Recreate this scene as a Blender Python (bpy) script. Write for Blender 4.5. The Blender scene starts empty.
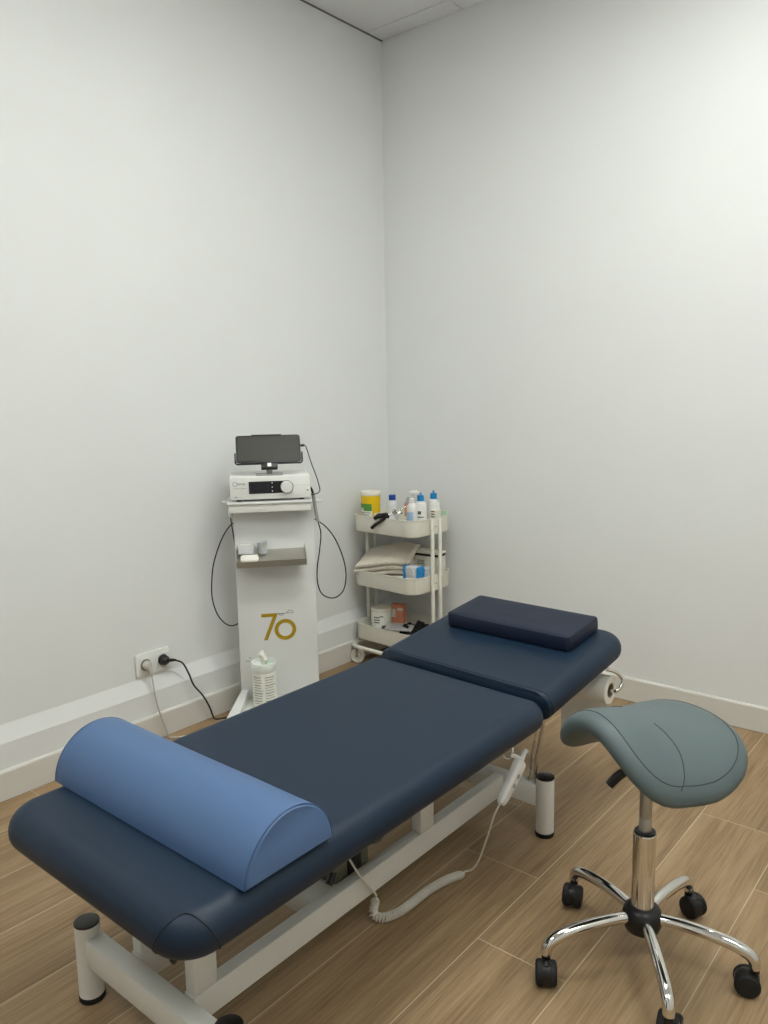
import bpy, bmesh, math, random
from mathutils import Vector, Matrix, noise
random.seed(7)
PI = math.pi
scene = bpy.context.scene
COL = scene.collection

# ------------------------------------------------------------------ materials
def lin(c):
    r = []
    for v in c[:3]:
        v = v / 255.0
        r.append(v / 12.92 if v <= 0.04045 else ((v + 0.055) / 1.055) ** 2.4)
    return (r[0], r[1], r[2], 1.0)

def mat(name, rgb, rough=0.5, metal=0.0, var=0.05, nscale=40.0, bump=0.0, bscale=200.0,
        spec=0.5, trans=0.0, coat=0.0, alpha=1.0, sheen=0.0):
    m = bpy.data.materials.new(name)
    m.use_nodes = True
    nt = m.node_tree
    b = nt.nodes['Principled BSDF']
    c = lin(rgb)
    tc = nt.nodes.new('ShaderNodeTexCoord')
    n = nt.nodes.new('ShaderNodeTexNoise')
    n.inputs['Scale'].default_value = nscale
    n.inputs['Detail'].default_value = 4
    nt.links.new(tc.outputs['Object'], n.inputs['Vector'])
    r = nt.nodes.new('ShaderNodeValToRGB')
    r.color_ramp.elements[0].position = 0.3
    r.color_ramp.elements[1].position = 0.7
    r.color_ramp.elements[0].color = tuple(min(1, x * (1 - var)) for x in c[:3]) + (1,)
    r.color_ramp.elements[1].color = tuple(min(1, x * (1 + var)) for x in c[:3]) + (1,)
    nt.links.new(n.outputs['Fac'], r.inputs['Fac'])
    nt.links.new(r.outputs['Color'], b.inputs['Base Color'])
    b.inputs['Roughness'].default_value = rough
    b.inputs['Metallic'].default_value = metal
    b.inputs['Specular IOR Level'].default_value = spec
    b.inputs['Transmission Weight'].default_value = trans
    b.inputs['Coat Weight'].default_value = coat
    b.inputs['Alpha'].default_value = alpha
    b.inputs['Sheen Weight'].default_value = sheen
    if bump > 0:
        n2 = nt.nodes.new('ShaderNodeTexNoise')
        n2.inputs['Scale'].default_value = bscale
        n2.inputs['Detail'].default_value = 3
        nt.links.new(tc.outputs['Object'], n2.inputs['Vector'])
        bp = nt.nodes.new('ShaderNodeBump')
        bp.inputs['Strength'].default_value = bump
        bp.inputs['Distance'].default_value = 0.002
        nt.links.new(n2.outputs['Fac'], bp.inputs['Height'])
        nt.links.new(bp.outputs['Normal'], b.inputs['Normal'])
    return m

def emit_mat(name, rgb, strength):
    m = bpy.data.materials.new(name)
    m.use_nodes = True
    nt = m.node_tree
    b = nt.nodes['Principled BSDF']
    b.inputs['Base Color'].default_value = lin(rgb)
    b.inputs['Emission Color'].default_value = lin(rgb)
    b.inputs['Emission Strength'].default_value = strength
    return m

M = {}
M['wall'] = mat('wall_paint', (226, 228, 227), 0.7, var=0.01, nscale=3, bump=0.05, bscale=300, spec=0.3)
M['base'] = mat('baseboard_paint', (212, 210, 203), 0.45, var=0.01, nscale=5, spec=0.4)
M['ceilp'] = mat('ceiling_tile', (229, 231, 233), 0.9, var=0.02, nscale=60, bump=0.1, bscale=500, spec=0.2)
M['trimc'] = mat('ceiling_bar', (112, 112, 108), 0.5, var=0.02)
M['gap'] = mat('ceiling_gap', (60, 60, 60), 0.9)
M['navy'] = mat('navy_vinyl', (17, 37, 57), 0.48, var=0.05, nscale=6, bump=0.05, bscale=900, spec=0.36)
M['navyseam'] = mat('navy_stitch', (17, 25, 37), 0.6)
M['navy2'] = mat('dark_navy_vinyl', (17, 29, 50), 0.5, var=0.05, nscale=6, bump=0.12, bscale=40, spec=0.36)
M['blue'] = mat('blue_vinyl', (78, 106, 146), 0.5, var=0.03, nscale=5, bump=0.10, bscale=22, spec=0.4)
M['blueseam'] = mat('blue_piping', (58, 86, 128), 0.55)
M['sage'] = mat('grey_green_vinyl', (88, 101, 103), 0.5, var=0.03, nscale=5, bump=0.06, bscale=600, spec=0.4)
M['sageseam'] = mat('grey_green_stitch', (52, 62, 64), 0.7)
M['white_steel'] = mat('white_powder_steel', (224, 223, 217), 0.42, var=0.015, nscale=12, spec=0.4)
M['white_pl'] = mat('white_plastic', (226, 226, 222), 0.38, var=0.01, spec=0.45)
M['white_gl'] = mat('white_gloss_panel', (222, 223, 221), 0.28, var=0.01, nscale=4, spec=0.5)
M['cart'] = mat('cream_white_steel', (228, 226, 214), 0.45, var=0.015, nscale=10, spec=0.35)
M['black'] = mat('black_plastic', (15, 15, 17), 0.4, var=0.1)
M['blackr'] = mat('black_rubber', (16, 16, 17), 0.7, var=0.1)
M['chrome'] = mat('chrome', (222, 220, 216), 0.07, 1.0, var=0.01)
M['steel'] = mat('brushed_steel', (176, 176, 174), 0.38, 0.85, var=0.04, nscale=30)
M['tray_steel'] = mat('tray_steel', (196, 194, 184), 0.32, 0.75, var=0.03, nscale=20)
M['screen'] = mat('screen_glass', (62, 61, 56), 0.4, var=0.02, spec=0.2)
M['lcd'] = mat('dark_display', (26, 27, 36), 0.25, var=0.03)
M['grey'] = mat('grey_plastic', (150, 150, 148), 0.45, var=0.03)
M['midgrey'] = mat('motor_grey', (98, 98, 84), 0.5, var=0.08)
M['darkgrey'] = mat('dark_grey_print', (90, 90, 90), 0.6)
M['gold'] = mat('gold_print', (166, 136, 8), 0.4, var=0.04)
M['cablegrey'] = mat('cable_grey', (190, 186, 176), 0.5)
M['cablewhite'] = mat('cable_cream', (214, 209, 198), 0.5)
M['yellow'] = mat('yellow_plastic', (236, 194, 12), 0.4)
M['green'] = mat('green_print', (84, 146, 52), 0.5)
M['label'] = mat('white_label', (228, 228, 218), 0.5)
M['palegreen'] = mat('pale_green_plastic', (206, 232, 208), 0.35)
M['lidwhite'] = mat('mint_white_plastic', (230, 236, 229), 0.35)
M['textgrey'] = mat('soft_grey_print', (136, 138, 134), 0.6)
M['bluecap'] = mat('blue_plastic', (24, 132, 196), 0.35)
M['navycap'] = mat('royal_blue_plastic', (20, 70, 158), 0.35)
M['bluelab'] = mat('blue_print', (158, 190, 222), 0.5)
M['orange'] = mat('orange_card', (214, 138, 108), 0.6, var=0.08, nscale=60)
M['card'] = mat('white_card', (226, 222, 208), 0.6)
M['towel'] = mat('cream_towel', (224, 216, 200), 0.95, var=0.05, nscale=80, bump=0.6, bscale=350, spec=0.1, sheen=0.3)
M['paper'] = mat('tissue_paper', (232, 229, 220), 0.9, var=0.02, nscale=40, bump=0.5, bscale=120, spec=0.1)
M['core'] = mat('card_core', (150, 138, 118), 0.9)
M['blackcloth'] = mat('black_fabric', (14, 14, 15), 0.9, var=0.2)
M['clear'] = mat('clear_plastic', (240, 242, 242), 0.15, var=0.01, trans=0.25, spec=0.4)
M['frost'] = mat('frosted_plastic', (228, 232, 235), 0.3, var=0.02, trans=0.2)
M['foil'] = mat('silver_packet', (190, 186, 186), 0.4, 0.3, var=0.1)
M['diffuser'] = emit_mat('led_diffuser', (250, 252, 247), 17.5)

def floor_mat():
    m = bpy.data.materials.new('oak_planks'); m.use_nodes = True
    nt = m.node_tree; N = nt.nodes; L = nt.links
    b = N['Principled BSDF']
    tc = N.new('ShaderNodeTexCoord')
    sp = N.new('ShaderNodeSeparateXYZ'); L.new(tc.outputs['Object'], sp.inputs[0])
    def mth(op, a, bb=None, c=None):
        n = N.new('ShaderNodeMath'); n.operation = op
        for i, v in enumerate((a, bb, c)):
            if v is None: continue
            if isinstance(v, (int, float)): n.inputs[i].default_value = v
            else: L.new(v, n.inputs[i])
        return n.outputs[0]
    W, LEN = 0.2225, 1.158
    u = mth('DIVIDE', mth('SUBTRACT', sp.outputs['X'], 0.8704 - 20 * W), W)
    row = mth('FLOOR', u); fu = mth('FRACT', u)
    r3 = mth('SUBTRACT', row, 23.0)
    v = mth('DIVIDE', mth('ADD', mth('ADD', sp.outputs['Y'], 1.573 + 20 * LEN), mth('MULTIPLY', r3, 0.2875)), LEN)
    colm = mth('FLOOR', v); fv = mth('FRACT', v)
    # distance to plank edges in metres
    du = mth('MULTIPLY', mth('MINIMUM', fu, mth('SUBTRACT', 1.0, fu)), W)
    dv = mth('MULTIPLY', mth('MINIMUM', fv, mth('SUBTRACT', 1.0, fv)), LEN)
    gr = mth('MAXIMUM', mth('LESS_THAN', du, 0.0012), mth('LESS_THAN', dv, 0.0010))
    cid = N.new('ShaderNodeCombineXYZ'); L.new(row, cid.inputs[0]); L.new(colm, cid.inputs[1])
    wn = N.new('ShaderNodeTexWhiteNoise'); wn.noise_dimensions = '2D'; L.new(cid.outputs[0], wn.inputs['Vector'])
    # grain coordinates: stretched along the plank, shifted per plank
    off = N.new('ShaderNodeVectorMath'); off.operation = 'SCALE'; L.new(wn.outputs['Color'], off.inputs[0]); off.inputs['Scale'].default_value = 17.0
    add = N.new('ShaderNodeVectorMath'); add.operation = 'ADD'; L.new(tc.outputs['Object'], add.inputs[0]); L.new(off.outputs[0], add.inputs[1])
    mp = N.new('ShaderNodeMapping'); mp.inputs['Scale'].default_value = (1.0, 0.03, 1.0); L.new(add.outputs[0], mp.inputs[0])
    n1 = N.new('ShaderNodeTexNoise'); n1.inputs['Scale'].default_value = 150; n1.inputs['Detail'].default_value = 8; n1.inputs['Roughness'].default_value = 0.72
    n1.inputs['Distortion'].default_value = 0.15
    L.new(mp.outputs[0], n1.inputs['Vector'])
    mp2 = N.new('ShaderNodeMapping'); mp2.inputs['Scale'].default_value = (1.0, 0.10, 1.0); L.new(add.outputs[0], mp2.inputs[0])
    n2 = N.new('ShaderNodeTexNoise'); n2.inputs['Scale'].default_value = 16; n2.inputs['Detail'].default_value = 4; n2.inputs['Distortion'].default_value = 0.9
    L.new(mp2.outputs[0], n2.inputs['Vector'])
    r1 = N.new('ShaderNodeValToRGB')
    r1.color_ramp.elements[0].position = 0.28; r1.color_ramp.elements[0].color = lin((104, 82, 56))
    r1.color_ramp.elements[1].position = 0.72; r1.color_ramp.elements[1].color = lin((180, 155, 121))
    e = r1.color_ramp.elements.new(0.5); e.color = lin((151, 125, 93))
    mixv = mth('ADD', mth('MULTIPLY', n1.outputs['Fac'], 0.62), mth('MULTIPLY', n2.outputs['Fac'], 0.38))
    L.new(mixv, r1.inputs['Fac'])
    tone = mth('ADD', 0.88, mth('MULTIPLY', wn.outputs['Value'], 0.22))
    hs = N.new('ShaderNodeHueSaturation'); L.new(r1.outputs['Color'], hs.inputs['Color']); L.new(tone, hs.inputs['Value'])
    mx = N.new('ShaderNodeMix'); mx.data_type = 'RGBA'
    L.new(gr, mx.inputs['Factor']); L.new(hs.outputs[0], mx.inputs['A']); mx.inputs['B'].default_value = lin((196, 178, 146))
    L.new(mx.outputs['Result'], b.inputs['Base Color'])
    b.inputs['Roughness'].default_value = 0.5
    b.inputs['Specular IOR Level'].default_value = 0.35
    bp = N.new('ShaderNodeBump'); bp.inputs['Strength'].default_value = 0.12; bp.inputs['Distance'].default_value = 0.001
    L.new(n1.outputs['Fac'], bp.inputs['Height']); L.new(bp.outputs[0], b.inputs['Normal'])
    return m
M['floor'] = floor_mat()

# ------------------------------------------------------------------ mesh builder
def T(x=0, y=0, z=0): return Matrix.Translation((x, y, z))
def RX(a): return Matrix.Rotation(a, 4, 'X')
def RY(a): return Matrix.Rotation(a, 4, 'Y')
def RZ(a): return Matrix.Rotation(a, 4, 'Z')

class MB:
    def __init__(s): s.v = []; s.f = []
    def add(s, vs, fs, m=None):
        o = len(s.v)
        for p in vs:
            p = Vector(p)
            s.v.append(m @ p if m else p)
        for f in fs: s.f.append(tuple(i + o for i in f))
        return s
    def box(s, x0, x1, y0, y1, z0, z1, bev=0.0, m=None, seg=2):
        bm = bmesh.new()
        bmesh.ops.create_cube(bm, size=1.0)
        for v in bm.verts:
            v.co = Vector((x0 + (v.co.x + .5) * (x1 - x0), y0 + (v.co.y + .5) * (y1 - y0), z0 + (v.co.z + .5) * (z1 - z0)))
        if bev > 0:
            bmesh.ops.bevel(bm, geom=bm.edges[:], offset=bev, segments=seg, profile=0.5, affect='EDGES')
        bm.verts.index_update()
        s.add([v.co.copy() for v in bm.verts], [[v.index for v in f.verts] for f in bm.faces], m)
        bm.free(); return s
    def rings(s, rings, cap0=True, cap1=True, m=None, closed=True):
        n = len(rings[0]); vs = [p for r in rings for p in r]; fs = []
        for i in range(len(rings) - 1):
            for j in range(n if closed else n - 1):
                k = (j + 1) % n
                fs.append((i * n + j, i * n + k, (i + 1) * n + k, (i + 1) * n + j))
        if cap0: fs.append(tuple(reversed(range(n))))
        if cap1: fs.append(tuple((len(rings) - 1) * n + j for j in range(n)))
        return s.add(vs, fs, m)
    def lathe(s, prof, m=None, seg=32, a0=0.0, a1=2 * PI):
        full = abs(a1 - a0 - 2 * PI) < 1e-6
        n = seg if full else seg + 1
        rg = []
        for (r, z) in prof:
            rg.append([Vector((max(r, 1e-5) * math.cos(a0 + (a1 - a0) * j / seg), max(r, 1e-5) * math.sin(a0 + (a1 - a0) * j / seg), z)) for j in range(n)])
        c0 = full and prof[0][0] > 1e-4; c1 = full and prof[-1][0] > 1e-4
        return s.rings(rg, c0, c1, m, full)
    def cyl(s, r, z0, z1, m=None, seg=32, bev=0.0):
        if bev > 0:
            return s.lathe([(r - bev, z0), (r - bev * .3, z0 + bev * .3), (r, z0 + bev), (r, z1 - bev), (r - bev * .3, z1 - bev * .3), (r - bev, z1)], m, seg)
        return s.lathe([(r, z0), (r, z1)], m, seg)
    def tube(s, pts, r, seg=12, sub=6, m=None, smooth=True):
        pts = [Vector(p) for p in pts]
        if smooth and len(pts) > 2: pts = catmull(pts, sub)
        n = len(pts); rad = r if callable(r) else (lambda t: r)
        t0 = (pts[1] - pts[0]).normalized()
        up = Vector((0, 0, 1)) if abs(t0.z) < .9 else Vector((1, 0, 0))
        nv = t0.cross(up).normalized(); rg = []
        for i in range(n):
            a = pts[max(0, i - 1)]; b = pts[min(n - 1, i + 1)]
            t = (b - a).normalized()
            nv = (nv - t * nv.dot(t)).normalized(); bn = t.cross(nv)
            rr = rad(i / (n - 1))
            rg.append([pts[i] + (nv * math.cos(2 * PI * j / seg) + bn * math.sin(2 * PI * j / seg)) * rr for j in range(seg)])
        return s.rings(rg, True, True, m)
    def prism(s, outline, z0, z1, m=None, bev=0.0):
        # outline: counter-clockwise 2d points
        n = len(outline)
        def inset(d):
            res = []
            for i in range(n):
                p = Vector(outline[i]); a = Vector(outline[i - 1]); b = Vector(outline[(i + 1) % n])
                e1 = (p - a).normalized(); e2 = (b - p).normalized()
                nn = (Vector((-e1.y, e1.x)) + Vector((-e2.y, e2.x)))
                if nn.length < 1e-6: nn = Vector((-e1.y, e1.x))
                nn.normalize()
                c = max(.3, nn.dot(Vector((-e1.y, e1.x))))
                res.append(p + nn * d / c)
            return res
        if bev > 0:
            lv = [(bev, z0), (bev * .3, z0 + bev * .3), (0, z0 + bev), (0, z1 - bev), (bev * .3, z1 - bev * .3), (bev, z1)]
        else: lv = [(0, z0), (0, z1)]
        rg = [[Vector((p.x, p.y, z)) for p in inset(d)] for d, z in lv]
        return s.rings(rg, True, True, m)
    def slab(s, x0, x1, y0, y1, z0, z1, re, rc, m=None, seg=8, cseg=8, puff=0.0):
        # rounded slab: outline with corner radius rc, edge rounding re (half-round when re = thickness/2)
        rg = []
        lv = []
        for i in range(seg + 1):
            a = -PI / 2 + (PI / 2) * i / seg
            lv.append((re * (1 - math.cos(a)), z0 + re + re * math.sin(a)))
        for i in range(seg + 1):
            a = (PI / 2) * i / seg
            lv.append((re * (1 - math.cos(a)), z1 - re + re * math.sin(a)))
        for d, z in lv:
            rg.append([Vector((p[0], p[1], z)) for p in rrect(x0, x1, y0, y1, rc, cseg, d)])
        return s.rings(rg, True, True, m)
    def build(s, name, material, parent=None, world=True, smooth=True, ang=35, m=None):
        me = bpy.data.meshes.new(name)
        vs = s.v
        if m is not None: vs = [m @ v for v in vs]
        if parent is not None and world:
            inv = ROOT[parent.name].inverted() if parent.name in ROOT else Matrix()
            vs = [inv @ v for v in vs]
        me.from_pydata([tuple(v) for v in vs], [], s.f)
        me.validate(); me.update()
        bm = bmesh.new(); bm.from_mesh(me)
        bmesh.ops.remove_doubles(bm, verts=bm.verts[:], dist=1e-6)
        bmesh.ops.recalc_face_normals(bm, faces=bm.faces[:]); bm.to_mesh(me); bm.free()
        if smooth:
            me.polygons.foreach_set('use_smooth', [True] * len(me.polygons))
            me.set_sharp_from_angle(angle=math.radians(ang))
        me.materials.append(material)
        o = bpy.data.objects.new(name, me); COL.objects.link(o)
        if parent is not None:
            o.parent = parent
            if parent.name in ROOT: ROOT[o.name] = ROOT[parent.name].copy()
        return o

ROOT = {}
def catmull(p, sub):
    q = [p[0] * 2 - p[1]] + list(p) + [p[-1] * 2 - p[-2]]; out = []
    for i in range(1, len(q) - 2):
        a, b, c, d = q[i - 1], q[i], q[i + 1], q[i + 2]
        for k in range(sub):
            t = k / sub
            out.append(.5 * ((2 * b) + (c - a) * t + (2 * a - 5 * b + 4 * c - d) * t * t + (3 * b - a - 3 * c + d) * t ** 3))
    out.append(p[-1]); return out
def rrect(x0, x1, y0, y1, rc, cseg=8, d=0.0):
    r = max(rc - d, 0.0005); out = []
    for cx, cy, a in ((x1 - rc, y1 - rc, 0), (x0 + rc, y1 - rc, PI / 2), (x0 + rc, y0 + rc, PI), (x1 - rc, y0 + rc, 1.5 * PI)):
        for i in range(cseg + 1):
            t = a + PI / 2 * i / cseg
            out.append((cx + r * math.cos(t), cy + r * math.sin(t)))
    return out

def thing(name, label, cat, loc=(0, 0, 0), rz=0.0, group=None):
    o = bpy.data.objects.new(name, None); COL.objects.link(o)
    o.empty_display_size = 0.05
    o.location = loc; o.rotation_euler = (0, 0, rz)
    ROOT[o.name] = T(*loc) @ RZ(rz)
    return tag(o, label, cat, group)
def tag(o, label, cat, group=None):
    o['label'] = label; o['category'] = cat
    if group: o['group'] = group
    return o
def struct(o):
    o['kind'] = 'structure'; return o
def org(o, loc):
    # move a single-mesh thing's origin to its base
    o.data.transform(T(*loc).inverted()); o.location = loc
    return o

def text_mesh(txt, size, depth=0.0006):
    cu = bpy.data.curves.new('lettering', 'FONT'); cu.body = txt; cu.size = size; cu.extrude = depth
    cu.align_x = 'CENTER'; cu.align_y = 'CENTER'
    o = bpy.data.objects.new('lettering', cu); COL.objects.link(o)
    dg = bpy.context.evaluated_depsgraph_get()
    me = o.evaluated_get(dg).to_mesh()
    vs = [v.co.copy() for v in me.vertices]; fs = [tuple(p.vertices) for p in me.polygons]
    o.evaluated_get(dg).to_mesh_clear()
    bpy.data.objects.remove(o); bpy.data.curves.remove(cu)
    return vs, fs

def curved_patch(mb, r, a0, a1, z0, z1, m=None, seg=10, th=0.0004):
    rg = []
    for (rr, z) in ((r, z0), (r + th, z0), (r + th, z1), (r, z1)):
        rg.append([Vector((rr * math.cos(a0 + (a1 - a0) * j / seg), rr * math.sin(a0 + (a1 - a0) * j / seg), z)) for j in range(seg + 1)])
    vs = [p for r_ in rg for p in r_]; n = seg + 1; fs = []
    for i in range(4):
        k = (i + 1) % 4
        for j in range(seg): fs.append((i * n + j, i * n + j + 1, k * n + j + 1, k * n + j))
    fs.append((0, n, 2 * n, 3 * n)); fs.append((n - 1, 4 * n - 1, 3 * n - 1, 2 * n - 1))
    mb.add(vs, fs, m)

# ------------------------------------------------------------------ room
XR, YF, HC = 3.5, -4.3, 2.823
struct(MB().box(-0.15, XR + .1, YF - .1, 0.1, -0.1, 0).build('floor', M['floor'], smooth=False))
struct(MB().box(-0.15, 0, YF - .1, 0.1, 0, 3.0).build('wall_left', M['wall'], smooth=False))
struct(MB().box(0, XR, 0, 0.1, 0, 3.0).build('wall_back', M['wall'], smooth=False))
struct(MB().box(XR, XR + .1, YF, 0.1, 0, 3.0).build('wall_right', M['wall'], smooth=False))
struct(MB().box(0, XR, YF - .1, YF, 0, 3.0).build('wall_front', M['wall'], smooth=False))
# ledge on the left wall: sloping top over a shallow upstand
mb = MB()
prof = [(0, 0.0), (0.020, 0.0), (0.020, 0.182), (0.017, 0.190), (0.0015, 0.232), (0, 0.237)]
mb.rings([[Vector((x, y, z)) for x, z in prof] for y in (YF, 0)])
struct(mb.build('trim_1', M['wall'], smooth=False))
def baseboard(name, pts_fn):
    pr = [(0, 0), (0.011, 0), (0.011, 0.089), (0.008, 0.094), (0, 0.0955)]
    m_ = MB(); m_.rings(pts_fn(pr)); return struct(m_.build(name, M['base'], smooth=False))
baseboard('baseboard_left', lambda pr: [[Vector((0.020 + x, y, z + .002)) for x, z in pr] for y in (YF, 0)])
baseboard('baseboard_back', lambda pr: [[Vector((X_, -x, z + .002)) for x, z in pr] for X_ in (0.02, XR)])
baseboard('baseboard_right', lambda pr: [[Vector((XR - x, y, z + .002)) for x, z in pr] for y in (YF, 0)])

mb = MB()  # unseen door added on the front wall, dark reflection for the chrome
mb.box(.75, 1.65, YF + .001, YF + .03, .005, 2.08, .003)
dr = struct(mb.build('added_door', mat('added_door_grey', (52, 52, 54), 0.45, var=0.04), smooth=False))
mb = MB()
mb.box(.69, .745, YF + .0005, YF + .04, .003, 2.14); mb.box(1.655, 1.71, YF + .0005, YF + .04, .003, 2.14); mb.box(.745, 1.655, YF + .0005, YF + .04, 2.085, 2.14)
mb.build('added_door_frame', M['base'], dr, smooth=False)
mb = MB(); mb.tube([(.83, YF + .03, 1.02), (.83, YF + .075, 1.02), (.95, YF + .08, 1.02)], .009, 12); mb.build('added_door_handle', M['steel'], dr)
# suspended ceiling: 60 cm tiles between thin bars, LED panels in three of the bays
GX = [0.0, 0.447, 1.047, 1.647, 2.247, 2.847, 3.447, XR]
GY = [0.0, -0.107, -0.707, -1.307, -1.907, -2.507, -3.107, -3.707, YF]
LIGHTS = {(2, 3), (3, 2), (2, 6), (5, 4)}
mb = MB(); g = 0.0022
for i in range(len(GX) - 1):
    for j in range(len(GY) - 1):
        if (i, j) in LIGHTS: continue
        mb.box(GX[i] + g, GX[i + 1] - g, GY[j + 1] + g, GY[j] - g, HC, HC + .02)
mb.box(-.02, XR + .02, YF - .02, .02, HC + .045, HC + .06)
ceil = struct(mb.build('ceiling', M['ceilp'], smooth=False))
mb = MB()
for x in GX[1:-1]: mb.box(x - .006, x + .006, YF, 0, HC + .004, HC + .03)
for y in GY[1:-1]: mb.box(0, XR, y - .006, y + .006, HC + .0035, HC + .03)
struct(mb.build('trim_2', M['trimc'], smooth=False))
struct(MB().box(.0002, .0072, YF, 0, HC - .004, HC - .0005).build('shadow_gap_strip', M['trimc'], smooth=False))  # dark strip drawn in for the shadow gap along the left wall
where = {(2, 3): 'square ceiling light panel above the middle of the treatment table',
         (3, 2): 'square ceiling light panel nearest the back wall, above the saddle stool',
         (2, 6): 'square ceiling light panel beyond the foot end of the table, nearest the front wall',
         (5, 4): 'square ceiling light panel nearest the right wall'}
for (i, j) in sorted(LIGHTS):
    x0, x1, y0, y1 = GX[i], GX[i + 1], GY[j + 1], GY[j]
    t = thing('ceiling_light', where[(i, j)], 'ceiling light', ((x0 + x1) / 2, (y0 + y1) / 2, HC), 0, 'LED panels in the ceiling')
    fr = MB(); w = .012
    fr.box(x0 + g, x0 + w, y0 + g, y1 - g, HC - .002, HC + .02); fr.box(x1 - w, x1 - g, y0 + g, y1 - g, HC - .002, HC + .02)
    fr.box(x0 + w, x1 - w, y0 + g, y0 + w, HC - .002, HC + .02); fr.box(x0 + w, x1 - w, y1 - w, y1 - g, HC - .002, HC + .02)
    fr.build('frame', M['white_pl'], t, smooth=False)
    MB().box(x0 + w, x1 - w, y0 + w, y1 - w, HC + .002, HC + .012).build('diffuser', M['diffuser'], t, smooth=False)

# ------------------------------------------------------------------ treatment table
TX0, TX1, TF, TH, TE = 0.922, 1.528, -2.362, -1.190, -0.702
ZB, ZT = 0.378, 0.460
tb = thing('treatment_table', 'navy vinyl treatment table on a white steel frame in the middle of the room', 'treatment table', (1.225, -1.66, 0))
RE = (ZT - ZB) / 2 - .0005
def two_radius(x0, x1, y0, y1, ra, rb, d):
    o = []
    for cx, cy, rc, a in ((x1 - rb, y1 - rb, rb, 0), (x0 + rb, y1 - rb, rb, PI / 2), (x0 + ra, y0 + ra, ra, PI), (x1 - ra, y0 + ra, ra, 1.5 * PI)):
        r = max(rc - d, .0005)
        for i in range(11):
            t = a + PI / 2 * i / 10; o.append((cx + r * math.cos(t), cy + r * math.sin(t)))
    return o
RLV = []
for i in range(11):
    a = -PI / 2 + (PI / 2) * i / 10; RLV.append((RE * (1 - math.cos(a)), ZB + RE + RE * math.sin(a)))
for i in range(11):
    a = (PI / 2) * i / 10; RLV.append((RE * (1 - math.cos(a)), ZT - RE + RE * math.sin(a)))
main = MB(); main.rings([[Vector((p[0], p[1], z)) for p in two_radius(TX0, TX1, TF, TH, .078, .046, d)] for d, z in RLV])
for v in main.v:
    k = max(0, min(1, (v.y - TH + .3) / .3)); k = k * k * (3 - 2 * k)
    v.y -= .030 * k * (v.x - TX0) / (TX1 - TX0)
main = main.build('body_cushion', M['navy'], tb)
TILT = math.radians(5.6)
HM = T(0, TH + .012, 0.0) @ T(0, 0, ZB + .013) @ RX(TILT)     # head frame: y runs toward the head end
HL = (TE - TH - .012) / math.cos(TILT)
head = MB()
lv = []
for i in range(11):
    a = -PI / 2 + (PI / 2) * i / 10; lv.append((RE * (1 - math.cos(a)), RE + RE * math.sin(a)))
for i in range(11):
    a = (PI / 2) * i / 10; lv.append((RE * (1 - math.cos(a)), ZT - ZB - RE + RE * math.sin(a)))
rg = []
for d, z in lv:
    o = []
    rc = .078; r = rc - d
    x0, x1 = TX0 + .001, TX1 - .001
    for cx, cy, a in ((x1 - rc, HL - rc, 0), (x0 + rc, HL - rc, PI / 2)):
        for i in range(11):
            t = a + PI / 2 * i / 10; o.append(Vector((cx + r * math.cos(t), cy + r * math.sin(t), z)))
    dd = d * .12
    o.append(Vector((x0 + d, .012 + dd, z))); o.append(Vector((x0 + d + .004, .004 + dd, z))); o.append(Vector((x0 + d + .012, dd, z)))
    o.append(Vector((x1 - d - .012, dd, z))); o.append(Vector((x1 - d - .004, .004 + dd, z))); o.append(Vector((x1 - d, .012 + dd, z)))
    rg.append(o)
head.rings(rg)
def hinge_skew(v):
    k = max(0, min(1, 1 - v.y / .25)); k = k * k * (3 - 2 * k)
    v.y -= .030 * k * (v.x - TX0) / (TX1 - TX0)
for v in head.v: hinge_skew(v)
headc = head.build('head_cushion', M['navy'], tb, m=HM)
# stitched seam along the hinge end of the head cushion
sm = MB()
pts = []
for d, z in reversed(lv): pts.append(Vector((TX1 - .001 - d, .013, z)))
line = [Vector((TX0 + RE + .001 + (TX1 - TX0 - 2 * RE - .002) * i / 12, .013, ZT - ZB)) for i in range(13)]
pts = line + pts[1:14]
for v in pts: hinge_skew(v)
pts = [HM @ v for v in pts]
sm.tube(pts, .0016, 6, smooth=False)
sm.build('seam', M['navyseam'], headc)
# corner patches on the foot end, outlined by a stitched seam
def corner_seam(cx, cy, amid, rc=.078):
    p = []
    for i in range(33):
        t = i / 32
        al = amid + math.radians(-50 + 100 * t)
        ps = math.radians(-80 + 152 * math.sin(PI * t) ** .62)
        r = rc - RE * (1 - math.cos(ps)) + .0004
        z = (ZB + ZT) / 2 + (RE + .0007) * math.sin(ps)
        da = al - amid
        if abs(da) <= PI / 4: q = Vector((cx + r * math.cos(al), cy + r * math.sin(al), z))
        else:
            b = amid + math.copysign(PI / 4, da)
            q = Vector((cx + r * math.cos(b), cy + r * math.sin(b), z)) + Vector((-math.sin(b), math.cos(b), 0)) * math.copysign(rc * (abs(da) - PI / 4), da)
        p.append(q)
    return p
sm = MB()
sm.tube(corner_seam(TX1 - .078, TF + .078, -PI / 4), .0013, 6, smooth=False)
sm.build('seam', M['navyseam'], main)
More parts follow.
